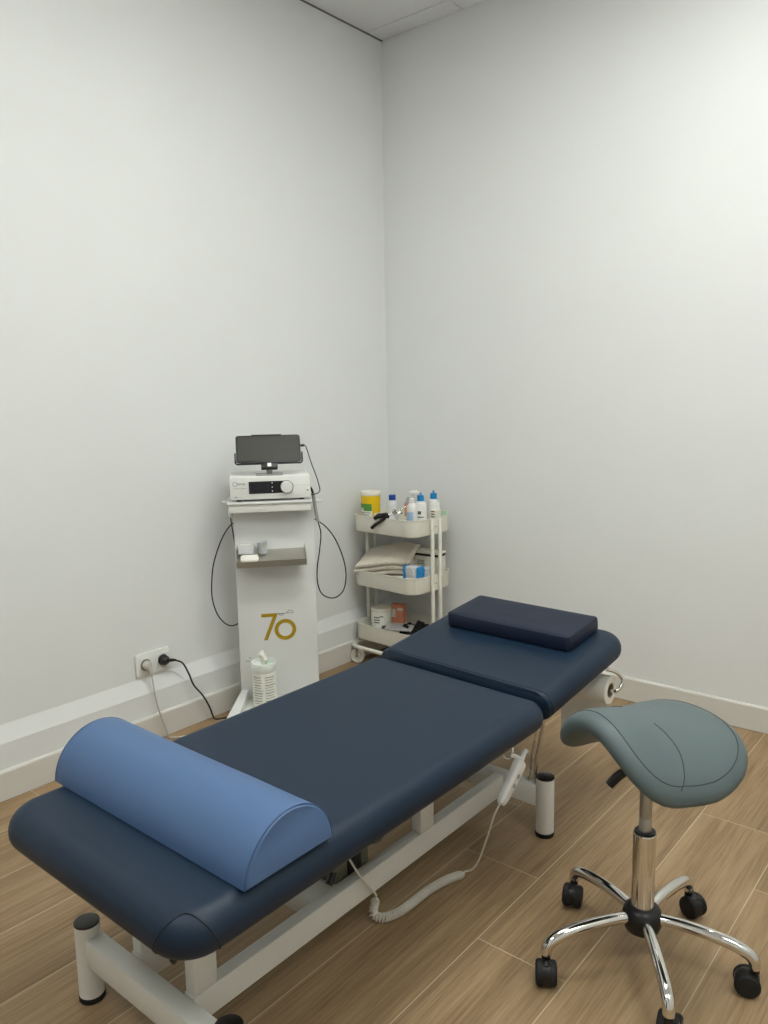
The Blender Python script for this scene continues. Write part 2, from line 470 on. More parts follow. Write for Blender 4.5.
# legs, crossbeams, rails, posts
for lx, ly in ((1.000, -2.228), (1.450, -2.222), (1.000, -1.092), (1.450, -1.090)):
    R_ = .0255
    lg = MB().cyl(R_, .012, .172, T(lx, ly, 0), 32).build('leg', M['white_steel'], tb)
    MB().cyl(R_ + .0006, .171, .1765, T(lx, ly, 0), 32, .002).build('top_cap', M['black'], lg)
    MB().cyl(R_ + .0012, 0.0, .013, T(lx, ly, 0), 32, .002).build('rubber_foot', M['blackr'], lg)
for ly in (-2.225, -1.091):
    MB().box(1.018, 1.432, ly - .02, ly + .02, .088, .148, .003).build('crossbeam', M['white_steel'], tb)
for x0, x1 in ((1.297, 1.327), (1.123, 1.153)):
    MB().box(x0, x1, -2.204, -1.112, .09, .150, .0025).build('rail', M['white_steel'], tb)
    for y0, y1 in ((-2.200, -2.148), (-1.508, -1.452)):
        MB().box(x0, x1, y0, y1, .1505, .352, .0025).build('post', M['white_steel'], tb)
for x0, x1 in ((1.297, 1.327), (1.123, 1.153)):
    MB().box(x0, x1, -2.28, -1.19, .352, .377, .002).build('cushion_rail', M['white_steel'], tb)
MB().box(1.153, 1.297, -1.865, -1.785, .100, .146, .003).build('cross_member', M['white_steel'], tb)
mt = MB(); mt.lathe([(.0, -.10), (.030, -.10), (.034, -.092), (.034, .05), (.030, .056), (.022, .06), (.022, .12), (0, .12)], T(1.225, -1.66, .186) @ RX(math.radians(72)), 24)
mt.build('actuator', M['midgrey'], tb)
mt = MB(); mt.box(1.19, 1.292, -1.790, -1.665, .125, .225, .010); mt.build('motor_box', M['midgrey'], tb)
mt = MB(); mt.tube([(1.288, -1.800, .152), (1.262, -1.700, .245), (1.255, -1.600, .330)], .009, 10, smooth=False); mt.build('lift_arm', M['black'], tb)
mt = MB(); mt.box(1.292, 1.2965, -1.745, -1.700, .150, .215, .001); mt.build('motor_plate', M['black'], tb)
mt = MB(); mt.tube([(1.225, -1.60, .21), (1.225, -1.42, .33)], .012, 12, smooth=False); mt.build('actuator_rod', M['steel'], tb)
MB().box(1.153, 1.297, -1.44, -1.40, .33, .376, .003).build('cross_member', M['white_steel'], tb)
# chrome strut under the head cushion
st = MB()
st.tube([(1.452, -1.100, .376), (1.414, -1.092, .149)], .0062, 14, smooth=False)
st.tube([(1.437, -1.104, .376), (1.400, -1.096, .149)], .0042, 10, smooth=False)
st.build('support_strut', M['chrome'], tb)
# hook for the hand control
hk = MB(); hk.tube([(1.470, -1.372, .379), (1.474, -1.373, .360), (1.480, -1.360, .342), (1.484, -1.340, .338), (1.482, -1.326, .350), (1.474, -1.322, .379)], .0032, 10)
hk.build('hook', M['chrome'], tb)
# paper roll holder: bent chrome rod under the head end
RLC = Vector((1.208, -.795, .350)); RLL = .300
ho = MB()
ho.tube([(1.500, -.812, .420), (1.522, -.790, .408), (1.536, -.776, .385), (1.534, -.788, .362), (1.523, -.800, .3525), (1.500, -.800, .352), (1.2, -.800, .352), (.935, -.800, .352), (.905, -.800, .3525),
         (.894, -.788, .362), (.893, -.776, .385), (.908, -.790, .408), (.930, -.812, .420)], .0055, 12, 5)
ho.build('roll_holder', M['chrome'], tb)
sc = MB(); sc.lathe([(0, .368), (.004, .368), (.007, .374), (.007, .381), (0, .381)], T(1.462, -2.330, 0), 12)
sc.build('cover_clip', M['black'], tb)

# paper roll
pr = thing('paper_roll', 'white couch paper roll hanging under the head end of the treatment table', 'paper roll', (RLC.x, RLC.y, RLC.z - .05))
mR = T(*RLC) @ RY(PI / 2)
r_ = MB(); r_.lathe([(.0225, -RLL), (.0415, -RLL), (.043, -RLL + .002), (.043, RLL - .002), (.0415, RLL), (.0225, RLL), (.0225, -RLL)], mR, 40)
r_.build('roll', M['paper'], pr)
c_ = MB(); c_.lathe([(.0195, -RLL), (.0222, -RLL), (.0222, RLL), (.0195, RLL), (.0195, -RLL)], mR, 32); c_.build('core', M['core'], pr)
sh = MB(); rg = []
for i in range(15):
    z = .350 - .20 * i / 14
    y = -.795 + .0433 + .003 * math.sin(i * .5)
    rg.append([Vector((1.305 if False else .93 + .0, y, z)), Vector((1.492, y + .002, z)), Vector((1.492, y + .0028, z)), Vector((.93, y + .0008, z))])
for r in rg:
    r[0].x = r[3].x = 1.325
sh.rings(rg); sh.build('hanging_sheet', M['paper'], pr)

# head pillow
pz = ZT - ZB
pl = MB()
def pillow(x0, x1, y0, y1, t):
    rg = []
    N_ = 14
    lvl = [(.006, 0), (.0015, .003), (0, .009), (-.001, t * .5), (0, t - .007), (.002, t - .002), (.007, t)]
    for d, z in lvl:
        rg.append([Vector((p[0], p[1], z)) for p in rrect(x0, x1, y0, y1, .014, 5, d)])
    return rg
rgp = pillow(-.216, .220, -.006, .190, .047)
top = MB(); top.rings(rgp[:], True, False)
# domed, slightly sagging top grid
last = rgp[-1]; cen = Vector((0, .095, .0495))
rr = []
for k in range(1, 7):
    f = 1 - k / 7
    rr.append([cen + (p - cen) * f + Vector((0, 0, (.047 - p.z) + (.0025 * (1 - f * f)) - (cen.z - .047) * (1 - f))) for p in last])
top.rings([last] + rr, False, True)
PM = HM @ T(1.226, .248, pz + .0006) @ RZ(math.radians(-1.0))
for v in top.v:
    v.z += -.004 * max(0, 1 - ((v.x - .01) / .12) ** 2) * max(0, 1 - (v.y / .06) ** 2) * (1 if v.z > .03 else 0) + .002 * noise.noise(v * 18) * (1 if v.z > .03 else 0)
hp = org(top.build('pillow', M['navy2'], m=PM), tuple(PM @ Vector((0, .095, 0))))
tag(hp, 'flat dark navy vinyl head pillow at the far end of the treatment table', 'pillow')

# half-round bolster across the foot end
bl = thing('bolster', 'light blue half-round vinyl bolster lying across foot end of the navy table', 'bolster', (1.22, -2.125, ZT + .001))
BW, BH, B0, B1 = .206, .099, .922, 1.520
def bprof(n=36):
    o = []
    a_ = BW / 2
    R = (a_ * a_ + BH * BH) / (2 * BH)
    half = math.asin(min(1, a_ / R)) if BH <= R else PI - math.asin(a_ / R)
    for i in range(n + 1):
        t = -half + 2 * half * i / n
        o.append((R * math.sin(t), R * math.cos(t) - (R - BH)))
    return o
pf = bprof()
rg = []
ks = [(0, .972, -.0), (.0, .99, 0), (.004, 1, 0)]
xs = [(B0 - .004, .93), (B0, .985), (B0 + .004, 1.0)] + [(B0 + .004 + (B1 - B0 - .008) * i / 20, 1.0) for i in range(1, 20)] + [(B1 - .004, 1.0), (B1, .985), (B1 + .004, .93)]
for x, s_ in xs:
    ring = []
    for (y, z) in pf:
        w = 0.0008 * noise.noise(Vector((x * 9, y * 22, z * 22)))
        ring.append(Vector((x, -2.128 + y * s_, ZT + .001 + max(0, (z - .05) * s_ + .05 + (0 if z < .004 else w)))))
    rg.append(ring)
bb = MB(); bb.rings(rg); bcov = bb.build('cover', M['blue'], bl, ang=50)
for x in (B0 - .0005, B1 + .0005):
    s2 = MB(); s2.tube([Vector((x, -2.128 + y * .99, ZT + .001 + max(.001, z * .99 + .0005))) for y, z in pf], .0013, 6, smooth=False)
    s2.build('piping', M['blueseam'], bl)

# hand control with coiled cable
hc = thing('hand_control', 'white hand control on a coiled cable, hooked below the table edge', 'hand control', (1.5, -1.35, .24))
def along(a, b, up=Vector((1, 0, 0))):
    a, b = Vector(a), Vector(b); z = (b - a).normalized(); y = z.cross(up).normalized(); x = y.cross(z)
    m_ = Matrix((x, y, z)).transposed().to_4x4(); m_.translation = a; return m_, (b - a).length
mH, Lh = along((1.497, -1.408, .246), (1.502, -1.318, .326))
b_ = MB()
ringsH = []
for t, w, d in ((0, .008, .007), (.04, .012, .009), (.15, .0155, .011), (.5, .018, .012), (.85, .0195, .012), (.96, .018, .012), (1.0, .012, .009)):
    ringsH.append([mH @ Vector((p[1] * 1.0, p[0], t * Lh)) for p in rrect(-w, w, -d, d, min(w, d) * .7, 5)])
b_.rings(ringsH); b_.build('body', M['white_pl'], hc)
k_ = MB(); k_.tube([(1.502, -1.326, .320), (1.500, -1.306, .336), (1.496, -1.288, .338), (1.494, -1.276, .331)], lambda t: .0085 - .003 * t, 10)
k_.tube([(1.502, -1.318, .328), (1.494, -1.332, .340), (1.486, -1.345, .347)], .0058, 10)
k_.build('hanging_clip', M['white_pl'], hc)
bt = MB()
for i, t in enumerate((.45, .66)):
    bt.cyl(.0062, .0115, .0132, mH @ T(0, 0, t * Lh) @ RY(PI / 2), 16)
bt.build('button', M['grey'], hc)
cab = MB()
cab.tube([(1.497, -1.408, .251), (1.485, -1.418, .215), (1.455, -1.405, .135), (1.425, -1.395, .06), (1.405, -1.396, .028), (1.392, -1.402, .022), (1.385, -1.412, .018)], .0024, 8)
base = catmull([Vector(p) for p in [(1.387, -1.405, .014), (1.368, -1.452, .0145), (1.356, -1.515, .0145), (1.354, -1.575, .0145), (1.350, -1.630, .0145), (1.334, -1.668, .0145), (1.312, -1.676, .017), (1.306, -1.668, .034), (1.312, -1.668, .055)]], 14)
# coil
acc = [0]
for i in range(1, len(base)): acc.append(acc[-1] + (base[i] - base[i - 1]).length)
tot = acc[-1]; turns = int(tot / .0062); NS = turns * 12; pts = []
idx = 0
for k in range(NS + 1):
    sD = tot * k / NS
    while idx < len(base) - 2 and acc[idx + 1] < sD: idx += 1
    f = (sD - acc[idx]) / max(1e-9, acc[idx + 1] - acc[idx])
    p = base[idx].lerp(base[idx + 1], min(1, f)); t = (base[idx + 1] - base[idx]).normalized()
    sd = t.cross(Vector((0, 0, 1))); sd = sd.normalized() if sd.length > .2 else Vector((1, 0, 0)); up = sd.cross(t)
    a = 2 * PI * turns * k / NS
    rr_ = .0088 * min(1, .35 + k / 30, .35 + (NS - k) / 30)
    pts.append(p + (sd * math.cos(a) + up * math.sin(a)) * rr_)
cab.tube(pts, .0026, 6, smooth=False)
cab.tube([pts[-1], (1.330, -1.690, .085), (1.336, -1.722, .125), (1.333, -1.742, .155), (1.318, -1.752, .185), (1.298, -1.757, .215), (1.285, -1.752, .235)], .0026, 8)
cab.build('cable', M['cablewhite'], hc)

# ------------------------------------------------------------------ saddle stool
SX, SY = 1.858, -1.409
so = thing('saddle_stool', 'grey-green saddle stool with chrome five-arm castor base, right of the table', 'stool', (SX, SY, 0))
def W_(x): return T(SX, SY, 0) @ x
def saddle():
    NR, NT = 22, 72
    def mid(r, th):
        # plan outline: rounded rear (+y), slightly squarer nose (-y); thighs drop away on both sides of the ridge
        c, s = math.cos(th), math.sin(th)
        ex, ln = (2.68, .1595) if s >= 0 else (3.55, .1717)
        den = (abs(c) ** ex + abs(s) ** ex) ** (1 / ex)
        X = .1787 * c / den * r; Y = ln * s / den * r
        f = min(1, max(0, (Y + .1717) / .3312))
        X *= .868 + .132 * min(1, f * 1.9)
        zz = .5709 - .010 * math.sin(PI * min(1, f * 1.05)) - .050 * f
        zz -= (3.58 * max(0, 1 - f) ** .965 + .839) * abs(X) ** 1.979 + 1.0 * max(0, 1 - f / .32) * X * X
        return Vector((X, Y, zz))
    def pt(r, th, side):
        p = mid(r, th); e = 1e-3
        if r < .02:
            n = Vector((0, 0, 1))
        else:
            a = mid(r + e, th) - p; b = mid(r, th + e) - p
            n = a.cross(b).normalized()
            if n.z < 0: n = -n
        t = .0325 * max(0, 1 - r ** 6) ** .5
        return p + n * t * side
    rg = []
    for i in range(NR + 1):
        r = 1 - (1 - (i / NR)) ** 1.6 if i else .001
        rg.append([pt(r, 2 * PI * j / NT, 1) for j in range(NT)])
    for i in range(NR - 1, -1, -1):
        r = 1 - (1 - (i / NR)) ** 1.6 if i else .001
        rg.append([pt(r, 2 * PI * j / NT, -1) for j in range(NT)])
    return rg, mid, pt
SROT = T(SX, SY + .027, 0) @ RZ(-.4611)
rg, smid, spt = saddle()
seat = MB().rings(rg).build('seat', M['sage'], so, m=SROT, ang=60)
sm = MB()
# perimeter stitch line and the two cross seams
def surf_line(fn, n):
    return [SROT @ (spt(*fn(i / n), 1) + Vector((0, 0, .0004))) for i in range(n + 1)]
sm.tube(surf_line(lambda t: (.87, 2 * PI * t), 90), .0009, 5, smooth=False)
sm.build('perimeter_stitching', M['sageseam'], seat)
for sgn in (1, -1):
    sm = MB(); pts = []
    for i in range(19):
        t = i / 18
        x = sgn * (.040 + .115 * t); y = -.050 + .020 * math.sin(PI * t) - .030 * t
        # invert the plan mapping numerically
        best = None
        th = math.atan2(y / .168, x / .175)
        lo, hi = 0, 1.0
        for dth in [k * .03 for k in range(-12, 13)]:
            for rr_ in [k * .02 for k in range(5, 46)]:
                q = smid(rr_, th + dth); dd = (q.x - x) ** 2 + (q.y - y) ** 2
                if best is None or dd < best[0]: best = (dd, rr_, th + dth)
        if best[0] < 2e-4: pts.append(SROT @ (spt(best[1], best[2], 1) + Vector((0, 0, .0004))))
    sm.tube(catmull([p for p in pts[::3]], 6), .0009, 5, smooth=False)
    sm.build('seam', M['sageseam'], seat)
pb = MB(); pb.box(-.07, .06, -.03, .12, .478, .508, .006, SROT @ T(-.02, 0, 0)); pb.build('seat_plate', M['black'], so)
MB().lathe([(.0, .452), (.030, .452), (.034, .459), (.034, .479), (0, .479)], W_(T(0, 0, 0)), 24).build('tilt_mechanism', M['black'], so)
ps = MB(); ps.lathe([(.0, .30), (.0132, .30), (.0132, .338), (.0127, .339), (.0127, .341), (.0132, .342), (.0132, .462), (0, .462)], W_(T()), 24)
ps.build('gas_piston', M['steel'], so)
cs = MB(); cs.lathe([(.0, .298), (.0165, .298), (.0165, .303), (.0235, .3045), (.0243, .303), (.0243, .300), (.0243, .115), (0, .115)], W_(T()), 36)
cs.build('column_sleeve', M['chrome'], so)
MB().lathe([(.0135, .305), (.0225, .305), (.0225, .3075), (.0205, .309), (.0135, .309), (.0135, .305)], W_(T()), 32).build('collar', M['black'], so)
MB().lathe([(0, .070), (.022, .070), (.036, .079), (.0425, .096), (.0425, .112), (.038, .126), (.028, .134), (.0245, .135), (0, .135)], W_(T()), 32).build('hub', M['black'], so)
lv_ = MB(); lv_.tube([(SX, SY, .462), (SX - .022, SY - .012, .452), (SX - .035, SY - .020, .444)], .004, 10)
lv_.tube([(SX - .028, SY - .016, .449), (SX - .050, SY - .03, .430), (SX - .066, SY - .040, .408)], lambda t: .0105 - .002 * abs(t - .6), 12)
lv_.build('height_lever', M['black'], so)
arm_ang = [-126.7, -55.5, 12.0, 83.4, 155.7]
swiv = [-60, 100, -160, -20, -75]
for a, sv in zip(arm_ang, swiv):
    d = Vector((math.cos(math.radians(a)), math.sin(math.radians(a)), 0))
    c = Vector((SX, SY, 0))
    def P(r, z): return c + d * r + Vector((0, 0, z))
    ar = MB(); ar.tube([P(.030, .109), P(.080, .111), P(.137, .107), P(.185, .099), P(.213, .088), P(.2245, .075), P(.227, .060)], lambda t: .0118 + .0012 * math.sin(PI * t), 16, 6)
    arm = ar.build('base_arm', M['chrome'], so)
    tr = -.012
    q = math.radians(sv)
    cm = T(*P(.227, 0)) @ RZ(q)
    # twin-wheel castor with hood, trailing along local x
    hd = MB(); hd.cyl(.0095, .048, .060, cm, 16, .002)
    hd.lathe([(0, -.011), (.0225, -.011), (.0245, -.008), (.0245, .008), (.0225, .011), (0, .011)], cm @ T(.014, 0, .0285) @ RX(PI / 2), 28)
    hd.box(-.008, .028, -.0085, .0085, .030, .0535, .006, cm)
    hd.build('castor', M['black'], so)
    for sgn in (1, -1):
        wh = MB(); wh.lathe([(0, -.0085), (.021, -.0085), (.0255, -.005), (.0262, 0), (.0255, .005), (.022, .0085), (.010, .0095), (0, .0095)], cm @ T(.014, sgn * .0135, .0265) @ RX(-PI / 2 * sgn), 28)
        wh.build('castor_wheel', M['blackr'], so)

# ------------------------------------------------------------------ equipment trolley and device (local frame, front = -y)
DX, DY, DA = .258, -.994, math.radians(50)
DM = T(DX, DY, 0) @ RZ(DA)
et = thing('equipment_trolley', 'white panel equipment trolley with gold number on its front, near left wall', 'trolley', (DX, DY, 0), DA)
def dev(mb, name, mt_, par, **k): return mb.build(name, mt_, par, m=DM, **k)
mb = MB(); mb.prism(rrect(-.147, .153, 0, .022, .004, 3), .100, .832, bev=.0015); panel = dev(mb, 'front_panel', M['white_gl'], et)
mb = MB(); mb.prism(rrect(-.168, .140, -.077, .118, .008, 4), .857, .866, bev=.002); shelf = dev(mb, 'top_shelf', M['white_gl'], et)
mb = MB(); mb.prism(rrect(-.164, .136, -.071, .114, .006, 4), .827, .8568, bev=.002); dev(mb, 'shelf_apron', M['white_steel'], shelf)
for zp, x0, x1 in ((.860, -.186, -.167), (.851, .139, .184)):
    hb = MB(); hb.tube([(x0, .0, zp), (x1, .0, zp)], .0055, 14, smooth=False); dev(hb, 'side_peg', M['white_pl'], et)
# base: two splayed side legs and a plate between them
for sgn in (-1, 1):
    cx = .003
    def q(x, y): return (cx + sgn * x, y)
    ol = [q(.121, .0), q(.164, -.262), q(.204, -.262), q(.150, .0), q(.150, .085), q(.121, .085)]
    a_ = sum(ol[i][0] * ol[(i + 1) % 6][1] - ol[(i + 1) % 6][0] * ol[i][1] for i in range(6))
    if a_ < 0: ol = list(reversed(ol))
    mb = MB(); mb.prism(ol, .070, .130, bev=.0015); dev(mb, 'base_leg', M['white_gl'], et)
mb = MB(); mb.prism([(-.118, .06), (-.155, -.21), (.161, -.21), (.124, .06)], .082, .099, bev=.001); bplate = dev(mb, 'base_plate', M['grey'] if False else M['white_steel'], et)
for x, y in ((-.135, .065), (.141, .065), (-.178, -.235), (.184, -.235)):
    cw = MB(); cw.lathe([(0, -.009), (.030, -.009), (.033, -.005), (.033, .005), (.030, .009), (0, .009)], T(x, y, .033) @ RX(PI / 2), 24)
    cw.cyl(.008, .060, .071, T(x, y, 0), 12); dev(cw, 'castor', M['grey'], et)
# stainless sloping tray on the panel
mb = MB()
tx0, tx1 = -.143, .113
sec = [(-.0008, .676), (-.0018, .676), (-.073, .631), (-.081, .628), (-.0865, .650), (-.0880, .650), (-.0828, .626), (-.074, .6288), (-.0008, .6742)]
mb.rings([[Vector((x, y, z)) for y, z in sec] for x in (tx0, tx1)])
for x in (tx0, tx1 - .0012):
    mb.add([(x + dx, y, z) for dx in (0, .0012) for y, z in ((-.0008, .692), (-.0008, .670), (-.0832, .6262), (-.0872, .650))],
           [(0, 1, 2, 3), (4, 7, 6, 5), (0, 4, 5, 1), (1, 5, 6, 2), (2, 6, 7, 3), (3, 7, 4, 0)])
tray = dev(mb, 'steel_tray', M['tray_steel'], et, smooth=False)
# gold 70
def ring2d(mb, cx, cz, ro, ri, y0, y1, seg=48):
    vs = []; fs = []
    for (r, y) in ((ri, y0), (ro, y0), (ro, y1), (ri, y1)):
        for j in range(seg):
            a = 2 * PI * j / seg; vs.append((cx + r * math.cos(a), y, cz + r * math.sin(a)))
    for i in range(4):
        k = (i + 1) % 4
        for j in range(seg):
            l = (j + 1) % seg; fs.append((i * seg + j, i * seg + l, k * seg + l, k * seg + j))
    mb.add(vs, fs)
def poly2d(mb, pts, y0, y1):
    n = len(pts); mb.rings([[Vector((x, y, z)) for x, z in pts] for y in (y1, y0)])
mb = MB()
poly2d(mb, [(-.0605, .4260), (-.0605, .4130), (-.017, .4130), (-.054, .3220), (-.0395, .3220), (.003, .4260)], -.0006, .001)
ring2d(mb, .029, .360, .0410, .0268, -.0007, .001)
dev(mb, 'gold_number', M['gold'], panel, smooth=False, world=True)
mb = MB()
mb.tube([(.004, -.0006, .4245), (.012, -.0006, .4235), (.026, -.0006, .4240)], .0012, 6)
mb.tube([(.030, -.0006, .4235), (.036, -.0006, .426), (.044, -.0006, .4335), (.054, -.0006, .433), (.062, -.0006, .4265), (.055, -.0006, .4235), (.046, -.0006, .4245), (.032, -.0006, .4238)], .0007, 6)
mb.tube([(.006, -.0006, .422), (.014, -.0006, .4165), (.022, -.0006, .4185), (.026, -.0006, .423)], .0007, 6)
dev(mb, 'printed_signature', M['darkgrey'], panel)
mb = MB(); mb.box(-.126, -.112, -.0006, .001, .2440, .2465); mb.box(-.113, -.104, -.0006, .001, .256, .258); dev(mb, 'small_print', M['darkgrey'], panel, smooth=False)

# therapy device
td = thing('therapy_device', 'white electrotherapy unit with black display and round knob, on the trolley top', 'medical device', tuple(DM @ Vector((-.018, .03, .8695))), DA)
BX0, BX1, BY0, BY1, BZ0, BZ1 = -.161, .129, -.068, .150, .874, .957
mb = MB(); mb.prism([(p[0], p[1]) for p in rrect(BX0, BX1, BZ0, BZ1, .006, 4)], -BY1, -BY0, RX(PI / 2), bev=.003); hs = dev(mb, 'housing', M['white_pl'], td)
for x, y in ((BX0 + .03, BY0 + .03), (BX1 - .03, BY0 + .03), (BX0 + .03, BY1 - .03), (BX1 - .03, BY1 - .03)):
    mb = MB(); mb.cyl(.009, .8662, .8745, T(x, y, 0), 16); dev(mb, 'foot', M['blackr'], td)
F = BY0
mb = MB(); pts2 = [(-.094, .8955), (.040, .8955)] + [(.043 + .0235 * math.cos(a), .917 + .0235 * math.sin(a)) for a in [math.radians(-75 + 150 * i / 12) for i in range(13)]] + [(.040, .9395), (-.094, .9395)]
poly2d(mb, pts2, F - .0012, F + .002); fac = dev(mb, 'display_fascia', M['black'], hs, smooth=False)
mb = MB(); mb.box(-.086, -.024, F - .0018, F + .001, .9035, .9320); dev(mb, 'display_screen', M['lcd'], hs, smooth=False)
mb = MB()
for z in (.9335, .9180, .9035): mb.cyl(.0022, .0, .0018, T(-.010, F - .0004, z) @ RX(PI / 2), 10)
dev(mb, 'indicator', M['label'], hs)
mb = MB(); mb.lathe([(.0, 0), (.0215, 0), (.0215, .012), (.020, .0140), (.0, .0142)], T(.042, F - .001, .9175) @ RX(PI / 2), 36); kb = dev(mb, 'knob', M['white_pl'], td)
mb = MB(); mb.lathe([(.0216, 0), (.0235, 0), (.0235, .003), (.0216, .003), (.0216, 0)], T(.042, F - .0013, .9175) @ RX(PI / 2), 36); dev(mb, 'knob_ring', M['darkgrey'], kb)
mb = MB(); ring2d(mb, -.143, .932, .0085, .0072, F - .0006, F + .001, 24)
vs, fs = text_mesh('mros', .014); mb.add(vs, fs, T(-.121, F - .0002, .9325) @ RX(PI / 2))
mb.box(-.150, -.103, F - .0005, F + .001, .9155, .9163)
dev(mb, 'printed_logo', M['darkgrey'], hs, smooth=False)
mb = MB(); mb.box(.068, .127, F - .0003, F + .001, .9208, .9214); dev(mb, 'front_line', M['grey'], hs, smooth=False)
mb = MB(); mb.box(-.146, -.136, F - .0005, F + .001, .8835, .8865); dev(mb, 'front_mark', M['grey'], hs, smooth=False)
mb = MB(); mb.cyl(.0035, 0, .0006, T(.118, F, .902) @ RX(PI / 2), 12); dev(mb, 'front_socket', M['grey'], hs)
# tablet holder on top of the device
TMt = DM @ T(-.016, -.030, .996) @ RX(math.radians(-32))   # local z up the tablet, -y out of the screen
mb = MB(); mb.prism(rrect(-.050, .050, -.045, .030, .015, 5), .9572, .961, T(-.016, .0, 0), bev=.001)
mb.tube([(-.016, -.006, .959), (-.016, -.016, .980), (-.016, -.024, .994)], .011, 16); dev(mb, 'holder_foot', M['grey'], td)
def tabl(mb, name, mt_, par, **k): return mb.build(name, mt_, par, m=TMt, **k)
mb = MB(); mb.box(-.030, .030, -.004, .016, -.014, .010, .002); hb_ = tabl(mb, 'holder_block', M['black'], td)
mb = MB(); mb.box(-.007, .007, -.0052, -.0035, -.009, .005); tabl(mb, 'holder_clip', M['white_pl'], td, smooth=False)
mb = MB(); mb.box(-.104, .104, -.0035, .012, .0065, .0115, .002); mb.box(-.104, .104, -.0055, -.0025, .0065, .0160, .001)
mb.box(-.125, -.1195, -.004, .012, .020, .050, .002); mb.box(.1195, .125, -.004, .012, .020, .050, .002)
mb.tube([(-.104, .010, .009), (-.118, .010, .011), (-.1235, .010, .022)], .003, 8); mb.tube([(.104, .010, .009), (.118, .010, .011), (.1235, .010, .022)], .003, 8)
tabl(mb, 'holder_cradle', M['black'], td)
tab = thing('tablet', 'dark tablet clamped in a holder on top of the white electrotherapy unit', 'tablet', tuple(TMt @ Vector((0, .004, .012))), DA)
mb = MB(); mb.prism(rrect(-.1185, .1185, .0120, .1240, .010, 5), -.008, 0, RX(PI / 2), bev=.0015); tabl(mb, 'tablet_body', M['black'], tab)
mb = MB(); mb.prism(rrect(-.112, .112, .0180, .1190, .005, 4), 0, .0006, RX(PI / 2)); tabl(mb, 'tablet_screen', M['screen'], tab)
mb = MB(); mb.box(-.06, .05, -.001, .009, .1235, .1265, .001); tabl(mb, 'holder_top_grip', M['black'], td)
# tablet charging cable
tc_ = thing('tablet_cable', 'thin black cable from the tablet side down to the trolley edge', 'cable', tuple(DM @ Vector((.15, -.03, .8695))), DA)
pA = DM.inverted() @ (TMt @ Vector((.126, .004, .078)))
mb = MB(); mb.tube([pA, (pA.x + .009, pA.y, pA.z + .001), (pA.x + .016, pA.y, pA.z - .012), (.138, -.04, .995), (.150, -.045, .960), (.160, -.05, .925), (.165, -.052, .900), (.158, -.055, .889), (.1455, -.050, .884), (.135, -.03, .8790), (.130, .02, .8755)], .0019, 8)
dev(mb, 'cord', M['black'], tc_)
mb = MB(); mb.tube([(pA.x - .007, pA.y, pA.z), (pA.x + .007, pA.y, pA.z + .001)], .0048, 10, smooth=False); dev(mb, 'plug', M['black'], tc_)
for o_m in (td, tab, tc_): o_m.location += DM.to_3x3() @ Vector((.007, 0, 0))
# handpieces with looping cables
hr = thing('therapy_handpiece', 'grey handpiece hanging from the right side of the trolley, cable looped below', 'handpiece', tuple(DM @ Vector((.155, -.03, .77))), DA, 'handpieces hung on the trolley')
mb = MB(); mb.tube([(.148, -.028, .884), (.156, -.030, .820), (.163, -.030, .776)], lambda t: .0068 - .001 * t, 14); dev(mb, 'handle', M['grey'], hr)
mb = MB(); mb.tube([(.1295, -.030, .917), (.136, -.034, .910), (.143, -.032, .899), (.148, -.028, .882)], .0045, 10)
dev(mb, 'neck', M['black'], hr)
mb = MB(); mb.tube([(.163, -.030, .778), (.173, -.026, .730), (.166, -.02, .659), (.157, -.012, .597), (.157, -.004, .542), (.169, 0, .497), (.196, 0, .475), (.228, 0, .474), (.257, 0, .501), (.268, 0, .556), (.260, 0, .620), (.234, 0, .693), (.204, 0, .741), (.177, .01, .766), (.150, .03, .780), (.120, .04, .782)], .0024, 8)
dev(mb, 'cord', M['black'], hr)
hl = thing('therapy_handpiece', 'white-tipped handpiece hanging at left of the trolley, black cable looping by the wall', 'handpiece', tuple(DM @ Vector((-.156, .02, .80))), DA, 'handpieces hung on the trolley')
mb = MB(); mb.lathe([(0, .800), (.006, .800), (.0075, .806), (.0078, .824), (.006, .832), (0, .832)], T(-.158, .014, 0), 16); dev(mb, 'handle', M['white_pl'], hl)
mb = MB(); mb.tube([(-.158, .014, .803), (-.155, .018, .770), (-.151, .026, .734), (-.146, .034, .690), (-.138, .040, .640), (-.120, .045, .66), (-.118, .045, .74), (-.144, .034, .775), (-.174, .030, .751), (-.202, .030, .700), (-.228, .030, .626), (-.238, .030, .562), (-.240, .030, .493), (-.226, .030, .434), (-.202, .030, .396), (-.173, .032, .379), (-.142, .038, .386), (-.10, .045, .40)], .0024, 8)
dev(mb, 'cord', M['black'], hl)

# cups and swabs on the steel tray
ang_t = math.atan2(.042, .075)
def on_tray(x, d): # point on sloping tray floor, d from the panel
    return (x, -d, .676 - (d - .0018) * .574 + .0006)
cc = thing('clear_container', 'clear plastic container on the left of the steel tray', 'container', tuple(DM @ Vector(on_tray(-.112, .022))), DA)
mb = MB(); mb.prism(rrect(-.135, -.080, -.062, -.014, .005, 3), .6685, .700, bev=.001)
mb = MB()
zB = .671
for d, z0, z1 in ((0, zB, .704),):
    o1 = rrect(-.136, -.078, -.050, -.008, .005, 3); o2 = rrect(-.136, -.078, -.050, -.008, .005, 3, .0014)
    rgs = [[Vector((p[0], p[1], z)) for p in o] for o, z in ((o1, zB), (o1, z1), (o2, z1), (o2, zB + .002))]
    mb.rings(rgs)
dev(mb, 'container_wall', M['clear'], cc)
mb = MB(); mb.prism(rrect(-.130, -.084, -.047, -.011, .006, 3), zB + .003, .701, bev=.004); dev(mb, 'gauze_fill', M['paper'], cc)
gz = MB(); gz.slab(-.132, -.066, -.018, .018, 0, .013, .006, .010, seg=4, cseg=4)
for v in gz.v: v.z += .002 * noise.noise(v * 70)
GM = DM @ T(.004, -.070, .6520) @ RX(math.radians(29))
